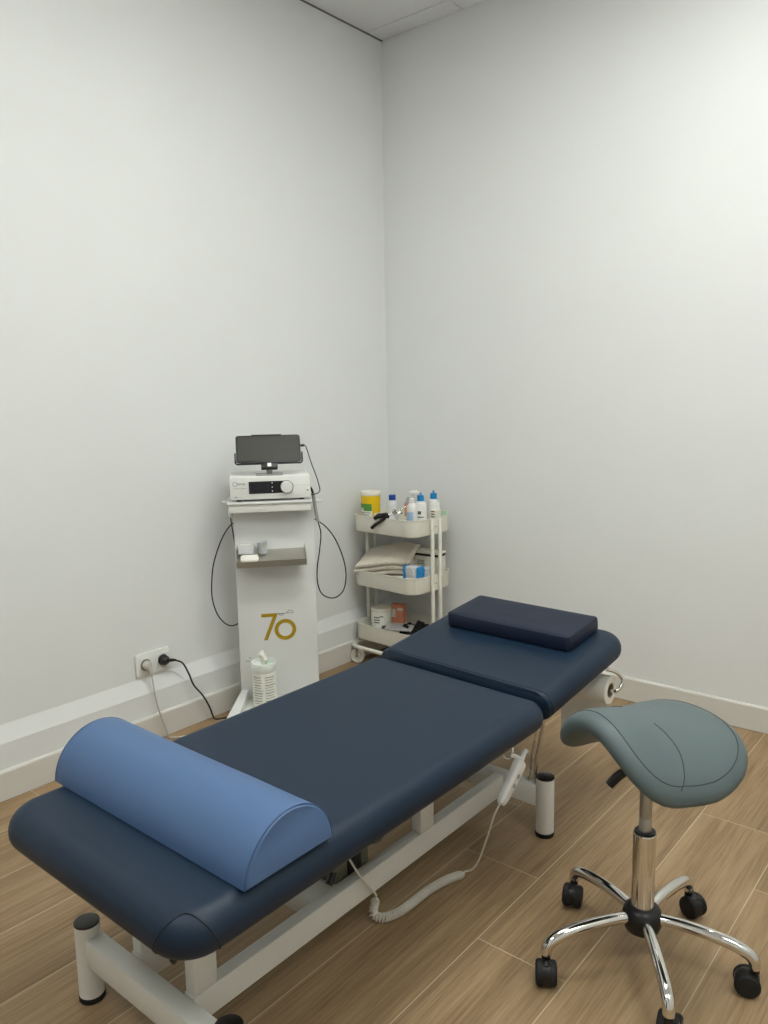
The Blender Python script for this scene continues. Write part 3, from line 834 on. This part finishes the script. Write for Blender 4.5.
gzo = org(gz.build('gauze_pad', M['paper'], m=GM), tuple(GM @ Vector((-.1, 0, 0))))
tag(gzo, 'white gauze pad lying at the front left of the steel tray', 'gauze')
cup = MB(); cup.lathe([(0, .0), (.0135, .0), (.0165, .003), (.0185, .044), (.0192, .045), (.0180, .045), (.0158, .004), (0, .003)], seg=28)
CM = DM @ T(-.046, -.026, .6665) @ RX(math.radians(8))
cpo = org(cup.build('plastic_cup', M['frost'], m=CM), tuple(CM @ Vector((0, 0, 0))))
tag(cpo, 'small frosted cup on the steel tray, right of the clear container', 'cup')

# wipes tub standing on the trolley base
wt = thing('wipes_tub', 'white wipes tub with pale green open lid, standing on the trolley base', 'tub', tuple(DM @ Vector((-.060, -.10, .0995))), DA)
WM = T(-.060, -.100, 0)
mb = MB(); mb.lathe([(0, .0995), (.040, .0995), (.0435, .103), (.0435, .240), (.041, .246), (0, .246)], WM, 40); wb = dev(mb, 'tub_body', M['label'], wt)
mb = MB(); mb.lathe([(.0438, .240), (.0462, .244), (.0468, .268), (.0455, .274), (.0425, .274), (.0405, .256), (.0, .252)], WM, 40)
wl = dev(mb, 'lid', M['lidwhite'], wt)
mb = MB(); mb.lathe([(0, .2526), (.0403, .2562), (.0403, .2570), (0, .2534)], WM, 40); dev(mb, 'lid_recess', M['palegreen'], wl)
mb = MB(); mb.box(-.038, -.004, -.030, .030, 0, .004, .0018, WM @ T(-.004, 0, .268) @ RY(math.radians(-10))); dev(mb, 'flip_cap', M['lidwhite'], wl)
mb = MB()
wr = [(.010, .256), (.009, .266), (.012, .280), (.0095, .290), (.0115, .300), (.007, .310), (.001, .316)]
rgs = []
for k, (r, z) in enumerate(wr):
    rgs.append([Vector((-.062 + .004 * math.sin(k) + r * (1 + .35 * math.sin(3 * a + k)) * math.cos(a), -.100 + r * (1 + .3 * math.cos(2 * a + k)) * math.sin(a) * .8, z)) for a in [2 * PI * j / 18 for j in range(18)]])
mb.rings(rgs); dev(mb, 'pulled_wipe', M['paper'], wt)
mb = MB()
random.seed(3)
for row in range(11):
    z = .226 - row * .0100
    for a0, a1 in ((-150, -98), (-88, -32)):
        L_ = (a1 - a0) * random.uniform(.72, 1.0)
        curved_patch(mb, .0437, math.radians(a0), math.radians(a0 + L_), z - (.0022 if row % 3 else .0032), z, WM)
dev(mb, 'printed_text', M['textgrey'], wb, smooth=False)

# ------------------------------------------------------------------ wall socket and power leads
wsx = 0.0
sk = thing('wall_socket', 'white double wall socket above the ledge on the left wall', 'socket', (0, -1.383, .287))
mb = MB(); mb.prism([(p[0], p[1]) for p in rrect(-1.455, -1.311, .246, .330, .006, 4)], 0.0002, .009, Matrix(((0, 0, 1, 0), (1, 0, 0, 0), (0, 1, 0, 0), (0, 0, 0, 1))), bev=.002)
sp_ = mb.build('frame', M['white_pl'], sk)
WX = Matrix(((0, 0, 1, 0), (1, 0, 0, 0), (0, 1, 0, 0), (0, 0, 0, 1)))
for y in (-1.4165, -1.3445):
    mb = MB(); mb.prism(rrect(y - .0275, y + .0275, .2605, .3155, .003, 3), .009, .0112, WX, bev=.0008)
    ins = mb.build('insert', M['white_pl'], sk)
    mb = MB(); mb.lathe([(.0195, .0112), (.0215, .0112), (.0215, .0122), (.0195, .0122), (.0195, .0112)], WX @ T(y, .288, 0), 32); mb.build('rim', M['grey'], ins)
lead = thing('power_lead', 'black power lead plugged into the right-hand outlet of the wall socket', 'power lead', (.012, -1.3445, .288), 0, 'power leads at the wall socket')
mb = MB(); mb.lathe([(0, .0125), (.0165, .0125), (.0185, .016), (.0185, .028), (.014, .036), (.010, .040), (0, .040)], WX @ T(-1.3445, .288, 0), 28)
mb.tube([(.030, -1.340, .288), (.037, -1.322, .285), (.037, -1.306, .281)], lambda t: .0075 - .003 * t, 12); mb.build('plug', M['black'], lead)
mb = MB(); mb.tube([(.037, -1.310, .282), (.043, -1.280, .262), (.046, -1.258, .215), (.049, -1.240, .165), (.053, -1.205, .115), (.055, -1.178, .060), (.056, -1.163, .015), (.062, -1.152, .0042), (.082, -1.120, .0035), (.13, -1.075, .0035), (.21, -1.0, .0035), (.25, -.94, .004), (.215, -.92, .03)], .0033, 10)
mb.build('cord', M['black'], lead)
lead2 = thing('power_lead', 'grey power lead plugged into the left-hand outlet of the wall socket', 'power lead', (.012, -1.4165, .288), 0, 'power leads at the wall socket')
mb = MB(); mb.lathe([(0, .0125), (.0165, .0125), (.0175, .016), (.0165, .026), (.011, .032), (0, .033)], WX @ T(-1.4165, .288, 0), 28)
mb.tube([(.026, -1.4165, .286), (.034, -1.413, .272), (.035, -1.410, .248)], lambda t: .0085 - .004 * t, 12); mb.build('plug', M['cablegrey'], lead2)
mb = MB(); mb.tube([(.035, -1.410, .252), (.040, -1.408, .20), (.046, -1.402, .14), (.050, -1.388, .08), (.050, -1.374, .035), (.055, -1.365, .006), (.075, -1.350, .0035), (.105, -1.305, .0035), (.17, -1.235, .0035), (.30, -1.18, .0035), (.50, -1.30, .0035), (.85, -1.55, .0035), (1.16, -1.70, .0035), (1.20, -1.72, .10), (1.215, -1.72, .155)], .0030, 10)
mb.build('cord', M['cablegrey'], lead2)

# ------------------------------------------------------------------ utility cart
CX0, CX1, CY0, CY1 = .046, .424, -.337, -.053
CRT = T(.235, -.195, 0) @ RZ(math.radians(-2.5)) @ T(-.235, .195, 0)
ct = thing('utility_cart', 'cream white three-tier utility cart in the corner of the room', 'cart', ((CX0 + CX1) / 2, (CY0 + CY1) / 2, 0))
TR = [(.627, .704), (.373, .449), (.119, .196)]
for z0, z1 in TR:
    mb = MB(); rc = .06
    lv2 = [(.012, z0), (.004, z0 + .003), (0.001, z0 + .010), (0, z1 - .004), (-.003, z1 - .003), (-.0035, z1), (-.001, z1 + .001), (.0015, z1 - .001), (.0025, z1 - .004), (.0035, z0 + .012), (.008, z0 + .004), (.016, z0 + .0025)]
    mb.rings([[Vector((p[0], p[1], z)) for p in rrect(CX0, CX1, CY0, CY1, rc, 9, d)] for d, z in lv2])
    mb.build('tray', M['cart'], ct, m=CRT)
for xx in (CX0 - .003, CX1 + .0115):
    for yy in (-.222, -.169):
        mb = MB(); mb.cyl(.0085, .082, .701, T(xx, yy, 0), 18, .003); mb.build('post', M['cart'], ct, m=CRT)
    for z0, z1 in TR:
        s_ = 1 if xx > .2 else -1
        mb = MB(); xo = CX1 + .0002 if s_ > 0 else CX0 - .0030
        mb.box(xo, xo + .0078, -.2135, -.1775, z0 + .004, z1 - .006, .001); br = mb.build('tray_bracket', M['cart'], ct, m=CRT)
        mb = MB(); mb.cyl(.0032, 0, .0025, T(CX1 + .008 if s_ > 0 else CX0 - .008, -.195, (z0 + z1) / 2) @ RY(PI / 2 * s_), 12); mb.build('screw', M['grey'], br, m=CRT)
fr = MB(); FZ = .084; rcf = .035
loop = [Vector((p[0], p[1], FZ)) for p in rrect(CX0 - .004, CX1 + .020, CY0 - .010, CY1 + .010, rcf, 6)]
loop.append(loop[0].copy()); fr.tube(loop, .0095, 14, smooth=False); fr.build('base_frame', M['cart'], ct, m=CRT)
for x, y in ((CX0 + .012, CY0 + .004), (CX1 + .004, CY0 + .004), (CX0 + .016, CY1 - .004), (CX1 + .004, CY1 - .004)):
    q = math.radians(22 if x < .2 else 40)
    cm = T(x, y, 0) @ RZ(q)
    mb = MB(); mb.cyl(.006, .060, .080, cm, 12); mb.box(.005, .015, -.0125, -.0105, .030, .074, .0008, cm); mb.box(.005, .015, .0105, .0125, .030, .074, .0008, cm); mb.box(-.006, .016, -.0125, .0125, .0735, .0755, .0008, cm); mb.cyl(.0075, -.0130, .0130, cm @ T(.010, 0, .0347) @ RX(PI / 2), 16)
    ca = mb.build('castor', M['grey'], ct, m=CRT)
    mb = MB(); mb.lathe([(0, -.0085), (.012, -.0085), (.014, -.006), (.026, -.006), (.028, -.0085), (.033, -.0085), (.0345, -.005), (.0345, .005), (.033, .0085), (.028, .0085), (.026, .006), (.014, .006), (.012, .0085), (0, .0085)], cm @ T(.010, 0, .0347) @ RX(PI / 2), 32)
    mb.build('castor_wheel', M['label'], ca, m=CRT)

Z1, Z2, Z3 = TR[0][0] + .0045, TR[1][0] + .0045, TR[2][0] + .0045
# --- top tray
def cyl_thing(name, label, cat, x, y, z, parts, group=None, rz=0.0):
    t = thing(name, label, cat, (x, y, z), rz, group)
    for nm, prof, mt_ in parts:
        MB().lathe(prof, T(x, y, z), 32).build(nm, M[mt_], t)
    return t
t = cyl_thing('yellow_tub', 'yellow and white round tub at the left of the top cart tray', 'tub', .110, -.262, Z1,
    [('tub_body', [(0, 0), (.040, 0), (.042, .004), (.0445, .158), (0, .158)], 'yellow'),
     ('lid', [(0, .1582), (.0460, .1582), (.0470, .161), (.0470, .172), (.045, .176), (0, .177)], 'card')])
mb = MB(); mm = T(.110, -.262, Z1); curved_patch(mb, .0446, math.radians(-146), math.radians(-42), .010, .113, mm, 14)
curved_patch(mb, .0446, math.radians(-30), math.radians(35), .010, .080, mm, 14)
mb.build('label', M['label'], t)
mb = MB(); curved_patch(mb, .0453, math.radians(-146), math.radians(-46), .103, .122, mm, 12); curved_patch(mb, .0454, math.radians(-95), math.radians(-44), .090, .112, mm, 12); mb.build('green_print', M['green'], t)
mb = MB()
for z, e in ((.096, -100), (.080, -52), (.070, -60), (.058, -50)): curved_patch(mb, .0453, math.radians(-146), math.radians(e), z, z + .0032, mm, 10)
for k in range(7): curved_patch(mb, .0453, math.radians(-142 + 11 * k), math.radians(-136 + 11 * k), .036, .048, mm, 3)
mb.build('text_print', M['textgrey'], t)
t = cyl_thing('capped_bottle', 'small clear bottle with a royal blue cap, beside the yellow tub', 'bottle', .170, -.180, Z1,
    [('bottle_body', [(0, 0), (.026, 0), (.028, .003), (.028, .106), (.022, .120), (.015, .125), (.015, .130), (0, .130)], 'frost'),
     ('cap', [(0, .1305), (.0160, .1305), (.0160, .152), (.0145, .154), (0, .154)], 'navycap')])
# metal clamp / instrument hooked over the rim
ins_ = thing('black_clamp', 'black and chrome clamp tool propped over the rim of the top cart tray', 'clamp', (.22, -.32, .69))
CLM = T(.052, -.030, .006)
mb = MB(); mb.tube([(.140, -.325, .652), (.160, -.324, .668), (.188, -.316, .688), (.200, -.306, .697)], lambda t: .0085 - .001 * t, 12, m=CLM); mb.build('grip', M['black'], ins_)
mb = MB(); mb.tube([(.150, -.318, .694), (.170, -.312, .706), (.186, -.304, .708), (.205, -.296, .716)], lambda t: .0075 + .004 * math.sin(PI * t), 12, m=CLM); mb.lathe([(0, -.011), (.013, -.011), (.013, .011), (0, .011)], CLM @ T(.203, -.303, .706) @ RX(PI / 2), 20); mb.build('jaw', M['blackr'], ins_)
mb = MB(); mb.tube([(.143, -.335, .660), (.163, -.334, .676), (.190, -.325, .694)], .0036, 10, m=CLM); mb.tube([(.200, -.300, .708), (.232, -.275, .722), (.272, -.240, .748)], .0040, 12, m=CLM); mb.lathe([(0, -.010), (.010, -.010), (.010, .010), (0, .010)], CLM @ T(.232, -.278, .726) @ RX(.6), 16); mb.lathe([(0, -.007), (.008, -.007), (.008, .007), (0, .007)], CLM @ T(.252, -.259, .722) @ RX(1.2), 16); mb.build('shaft', M['chrome'], ins_)
o_ = thing('orange_box', 'orange card box with open grey flap, behind the pump bottle on the top tray', 'box', (.252, -.150, Z1))
OM = T(.252, -.150, Z1) @ RZ(math.radians(14))
MB().box(-.022, .022, -.02, .02, 0, .118, .001, OM).build('carton', M['orange'], o_, smooth=False)
MB().box(-.0225, .0225, -.0205, .0205, .004, .06, .001, OM).build('pale_band', M['card'], o_, smooth=False)
MB().box(-.020, .020, -.001, .001, 0, .040, 0, OM @ T(0, -.019, .118) @ RX(math.radians(-52))).build('flap', M['grey'], o_, smooth=False)
def sqbottle(name, label, x, y, r, h, capr, cap_h, nozzle, group):
    t = thing(name, label, 'bottle', (x, y, Z1), 0, group)
    MB().lathe([(0, 0), (r - .003, 0), (r, .003), (r, h * .86), (r * .86, h * .95), (r * .5, h), (capr * .8, h + .002), (0, h + .002)], T(x, y, Z1), 28).build('bottle_body', M['white_pl'], t)
    MB().lathe([(0, h + .0022), (capr, h + .0022), (capr, h + cap_h), (capr * .8, h + cap_h + .002), (.005, h + cap_h + .003), (.0035, h + cap_h + nozzle), (0, h + cap_h + nozzle)], T(x, y, Z1), 24).build('cap', M['bluecap'], t)
    return t
b1 = sqbottle('gel_bottle', 'white bottle with bright blue nozzle cap, next to the pump bottle', .352, -.205, .0270, .140, .0150, .026, .014, 'blue-capped bottles')
b2 = sqbottle('gel_bottle', 'white bottle with bright blue nozzle cap, farther back near the back of the top tray', .357, -.115, .0270, .140, .0150, .026, .014, 'blue-capped bottles')
mb = MB(); mm = T(.352, -.205, Z1)
curved_patch(mb, .0271, math.radians(-85), math.radians(-50), .085, .099, mm, 8); curved_patch(mb, .0271, math.radians(-120), math.radians(-25), .070, .075, mm, 8); mb.build('text_print', M['darkgrey'], b1)
sbt = thing('pump_bottle', 'white pump bottle with pale blue label at front of the top cart tray', 'bottle', (.335, -.245, Z1))
mm = T(.335, -.245, Z1)
MB().lathe([(0, 0), (.022, 0), (.0245, .003), (.0245, .112), (.021, .128), (.013, .136), (.010, .139), (0, .139)], mm, 28).build('bottle_body', M['white_pl'], sbt)
MB().lathe([(0, .1392), (.0135, .1392), (.0135, .156), (.010, .158), (.0065, .159), (.0065, .172), (0, .172)], mm, 24).build('pump_collar', M['white_pl'], sbt)
mb = MB(); mb.box(-.013, .028, -.010, .010, .172, .190, .005, mm @ RZ(math.radians(25))); mb.tube([(.024, 0, .183), (.036, 0, .180)], .0045, 10, m=mm @ RZ(math.radians(25)), smooth=False); mb.build('pump_head', M['white_pl'], sbt)
mb = MB(); curved_patch(mb, .0246, math.radians(-138), math.radians(-42), .040, .098, mm, 12); mb.build('label', M['bluelab'], sbt)
sb = thing('small_carton', 'small cream card box behind the cart post on top tray', 'box', (.392, -.150, Z1))
MB().box(-.018, .018, -.018, .018, 0, .098, .001, T(.392, -.150, Z1)).build('carton', M['card'], sb, smooth=False)
mb = MB()
for z in (.090, .078, .066): mb.box(-.010, .008, -.0186, -.0180, z, z + .005, 0, T(.392, -.150, Z1))
mb.build('text_print', M['darkgrey'], sb, smooth=False)
gp = MB(); gp.box(-.022, .022, -.002, .002, 0, .085, .0015, T(.386, -.068, Z1 + .002) @ RX(math.radians(8)))
go = org(gp.build('green_packet', M['palegreen'], smooth=False), (.386, -.068, Z1)); tag(go, 'thin pale green packet standing at the back right of the top tray', 'packet')

# --- middle tray: folded towels, tissues, boxes
def towel_mesh(w, d, h, layers, seedv):
    mb = MB(); th = h / layers
    for k in range(layers):
        dx = random.uniform(-.009, .009)
        m2 = MB(); m2.slab(-w / 2 + dx, w / 2 + dx * .5, -d / 2, d / 2, k * th, (k + 1) * th + .001, th * .48, .022, seg=5, cseg=5)
        rgx = []
        # resample on a finer grid
        NX, NY = 26, 12
        def bord(u, v, top):
            return Vector(((u - .5) * w + dx, (v - .5) * d, (k + (1 if top else 0)) * th))
        r1 = []
        for i in range(NX + 1):
            ring = []
            u = i / NX; e = max(0, min(1, min(u, 1 - u) * NX / 1.0 + .02)); e = math.sqrt(1 - (1 - e) ** 2) if e < 1 else 1
            for j in range(NY + 1): ring.append((u, j / NY, 1, e))
            for j in range(NY, -1, -1): ring.append((u, j / NY, -1, e))
            pts = []
            for (u_, v_, sd, e_) in ring:
                ev = max(0, min(1, min(v_, 1 - v_) * NY / .8 + .02)); ev = math.sqrt(1 - (1 - ev) ** 2) if ev < 1 else 1
                z = (k + .5) * th + sd * th * .52 * max(.42, e_ * ev)
                p = Vector(((u_ - .5) * w + dx, (v_ - .5) * d, z))
                p.z += .005 * noise.noise(Vector((p.x * 14, p.y * 14, seedv))) + .0015 * noise.noise(Vector((p.x * 60, p.y * 60, seedv + k)))
                p.x += .003 * noise.noise(Vector((p.y * 30, p.z * 30, seedv + k)))
                pts.append(p)
            r1.append(pts)
        mb.rings(r1)
    return mb
tw = towel_mesh(.235, .175, .046, 2, 2.0)
TM2 = T(.185, -.205, Z2 + .012) @ RZ(math.radians(10)) @ RY(math.radians(-3)) @ RX(math.radians(5))
o2 = org(tw.build('folded_towel', M['towel'], m=TM2, ang=60), tuple(TM2 @ Vector((0, 0, 0))))
tag(o2, 'lower folded cream towel on the middle cart tray', 'towel', 'folded towels')
tw = towel_mesh(.262, .185, .072, 3, 5.0)
for v in tw.v:
    f = max(0, -v.x - .03) / .10
    v.z -= .007 * f * f; v.z -= .010 * max(0, v.x - .06) / .07
    v.z += .012 * math.exp(-((v.x - .05) / .05) ** 2) * max(0, v.y / .09)
TM2 = T(.168, -.205, Z2 + .076) @ RZ(math.radians(16)) @ RY(math.radians(-9)) @ RX(math.radians(16))
o2 = org(tw.build('folded_towel', M['towel'], m=TM2, ang=60), tuple(TM2 @ Vector((0, 0, 0))))
tag(o2, 'upper folded cream towel lying slanted on top of the other towel', 'towel', 'folded towels')
# paper sheet lining in front
mb = MB(); mb.box(-.065, .065, -.055, .055, 0, .0012, 0, T(.330, -.205, Z2) )
po = org(mb.build('paper_sheet', M['paper'], smooth=False), (.33, -.205, Z2)); tag(po, 'white paper sheet under the blue-ended pack on the middle tray', 'paper')
tp = thing('tissue_pack', 'small clear tissue pack with blue ends, on the middle cart tray', 'tissue pack', (.325, -.225, Z2 + .0015))
TPM = T(.347, -.255, Z2 + .0022) @ RZ(math.radians(-6))
mb = MB(); mb.slab(-.034, .034, -.022, .022, 0, .108, .008, .010, TPM, seg=4, cseg=4); mb.build('pack', M['frost'], tp)
for s_ in (-1, 1):
    mb = MB(); mb.slab(s_ * .041 - .0065, s_ * .041 + .0065, -.0225, .0225, .0, .110, .0062, .0064, TPM, seg=4, cseg=4); mb.build('blue_end', M['bluecap'], tp)
mb = MB(); rgs = []
for i in range(13):
    a = PI * i / 12; rgs.append([TPM @ Vector((-.004 + (.025) * math.cos(a), y, .082 + .022 * math.sin(a))) for y in (-.024, -.0222)] + [TPM @ Vector((-.004 + (.019) * math.cos(a), y, .082 + .016 * math.sin(a))) for y in (-.0222, -.024)])
mb.rings(rgs); mb.build('white_arch', M['white_pl'], tp)
wbx = thing('white_box', 'white card box with black lid edge at the right of the middle tray', 'box', (.345, -.110, Z2))
BM_ = T(.350, -.118, Z2) @ RZ(math.radians(5))
MB().box(-.074, .050, -.034, .034, 0, .135, .001, BM_).build('carton', M['card'], wbx, smooth=False)
MB().box(-.0746, .0506, -.0346, .0346, .1352, .146, .0005, BM_).build('black_band', M['black'], wbx, smooth=False)
MB().box(-.0746, .0506, -.0346, .0346, .1462, .157, .001, BM_).build('lid', M['card'], wbx, smooth=False)
mb = MB()
for z in (.112, .104, .096): mb.box(-.062, -.022, -.0346, -.034, z, z + .0035, 0, BM_)
mb.build('text_print', M['darkgrey'], wbx, smooth=False)

cb = thing('clear_box', 'small clear plastic box behind the cart post on the middle tray', 'box', (.385, -.205, Z2))
CBM = T(.388, -.205, Z2)
MB().box(-.022, .022, -.025, .025, 0, .090, .003, CBM).build('box_body', M['frost'], cb)
MB().box(-.0226, .0226, -.0256, .0256, .0902, .098, .002, CBM).build('lid', M['frost'], cb)
# --- bottom tray
t = cyl_thing('white_canister', 'white printed canister at the left of the bottom cart tray', 'canister', .136, -.232, Z3,
    [('can_body', [(0, 0), (.045, 0), (.048, .003), (.048, .118), (.046, .122), (0, .122)], 'label'),
     ('lid', [(0, .1222), (.0485, .1222), (.0492, .126), (.0492, .133), (.046, .137), (0, .137)], 'card')])
mb = MB(); mm = T(.136, -.232, Z3)
for a0, a1, z0, z1 in ((-95, -60, .095, .100), (-95, -60, .083, .088), (-95, -62, .071, .076), (-140, -118, .06, .066), (-140, -100, .048, .052), (-60, -40, .10, .105), (-90, -50, .045, .049), (-50, -25, .035, .06)):
    curved_patch(mb, .0481, math.radians(a0), math.radians(a1), z0, z1, mm, 8)
mb.build('text_print', M['darkgrey'], t)
ob = thing('orange_carton', 'orange and white card box beside the canister on the bottom tray', 'box', (.180, -.135, Z3))
OM = T(.188, -.165, Z3) @ RZ(math.radians(18)) @ Matrix.Diagonal((.78, .8, 1, 1))
MB().box(-.040, .040, -.026, .026, 0, .145, .001, OM).build('carton', M['orange'], ob, smooth=False)
mb = MB(); mb.box(-.0405, -.012, -.0266, -.02, .085, .125, 0, OM); mb.box(-.0405, .0405, -.0266, .0266, .0, .058, 0, OM); mb.box(-.0, .036, -.0266, -.025, .118, .130, 0, OM)
mb.build('white_print', M['card'], ob, smooth=False)
fo = MB(); fo.slab(-.065, .065, -.028, .028, 0, .008, .0035, .006, seg=3, cseg=3)
for v in fo.v: v.z += .004 * noise.noise(v * 35)
FM = T(.262, -.255, Z3 + .062) @ RZ(math.radians(20)) @ RX(math.radians(12))
foo = org(fo.build('silver_packet', M['foil'], m=FM), tuple(FM @ Vector((0, 0, 0)))); tag(foo, 'silvery flat packet lying on the black straps in bottom tray', 'packet')
random.seed(11)
mb = MB()
for k in range(16):
    cx = random.uniform(.28, .375); cy = random.uniform(-.265, -.15); a = random.uniform(0, PI); l = random.uniform(.035, .06)
    pts = []
    for i in range(6):
        u = -1 + 2 * i / 5
        px = cx + l * u * math.cos(a); py = cy + l * u * math.sin(a) * .5
        pz_ = Z3 + .012 + random.uniform(.0, .02) + .055 * (1 - u * u) * random.uniform(.5, 1)
        pts.append((min(.40, max(.25, px)), min(-.075, max(-.285, py)), pz_))
    mb.tube(pts, .008, 7, 5)
mb.slab(.245, .395, -.285, -.10, Z3, Z3 + .03, .012, .04, seg=3, cseg=4)
bs = org(mb.build('strap_bundle', M['blackcloth']), (.30, -.20, Z3)); tag(bs, 'tangle of black straps filling the right of the bottom cart tray', 'straps')

# ------------------------------------------------------------------ camera, world, view
cam = bpy.data.cameras.new('camera'); co = bpy.data.objects.new('camera', cam); COL.objects.link(co)
f, yaw, pitch, roll = 790.07, -.6939, .1499, -.017
fw = Vector((math.sin(yaw) * math.cos(pitch), math.cos(yaw) * math.cos(pitch), -math.sin(pitch)))
r0 = Vector((math.cos(yaw), -math.sin(yaw), 0)); u0 = r0.cross(fw)
c, s = math.cos(roll), math.sin(roll)
rt = r0 * c + u0 * s; up = -r0 * s + u0 * c
mw = Matrix((rt, up, -fw)).transposed().to_4x4(); mw.translation = (2.4447, -2.9755, 1.25)
co.matrix_world = mw
cam.sensor_fit = 'VERTICAL'; cam.sensor_height = 24.0; cam.lens = f / 1024 * 24.0
cam.clip_start = .02
scene.camera = co
w = bpy.data.worlds.new('world'); scene.world = w; w.use_nodes = True
w.node_tree.nodes['Background'].inputs[0].default_value = (.6, .6, .6, 1); w.node_tree.nodes['Background'].inputs[1].default_value = .05
vs_ = scene.view_settings
vs_.view_transform = 'Standard'; vs_.look = 'None'; vs_.gamma = 1.0; vs_.use_curve_mapping = False
vs_.exposure = 0.07
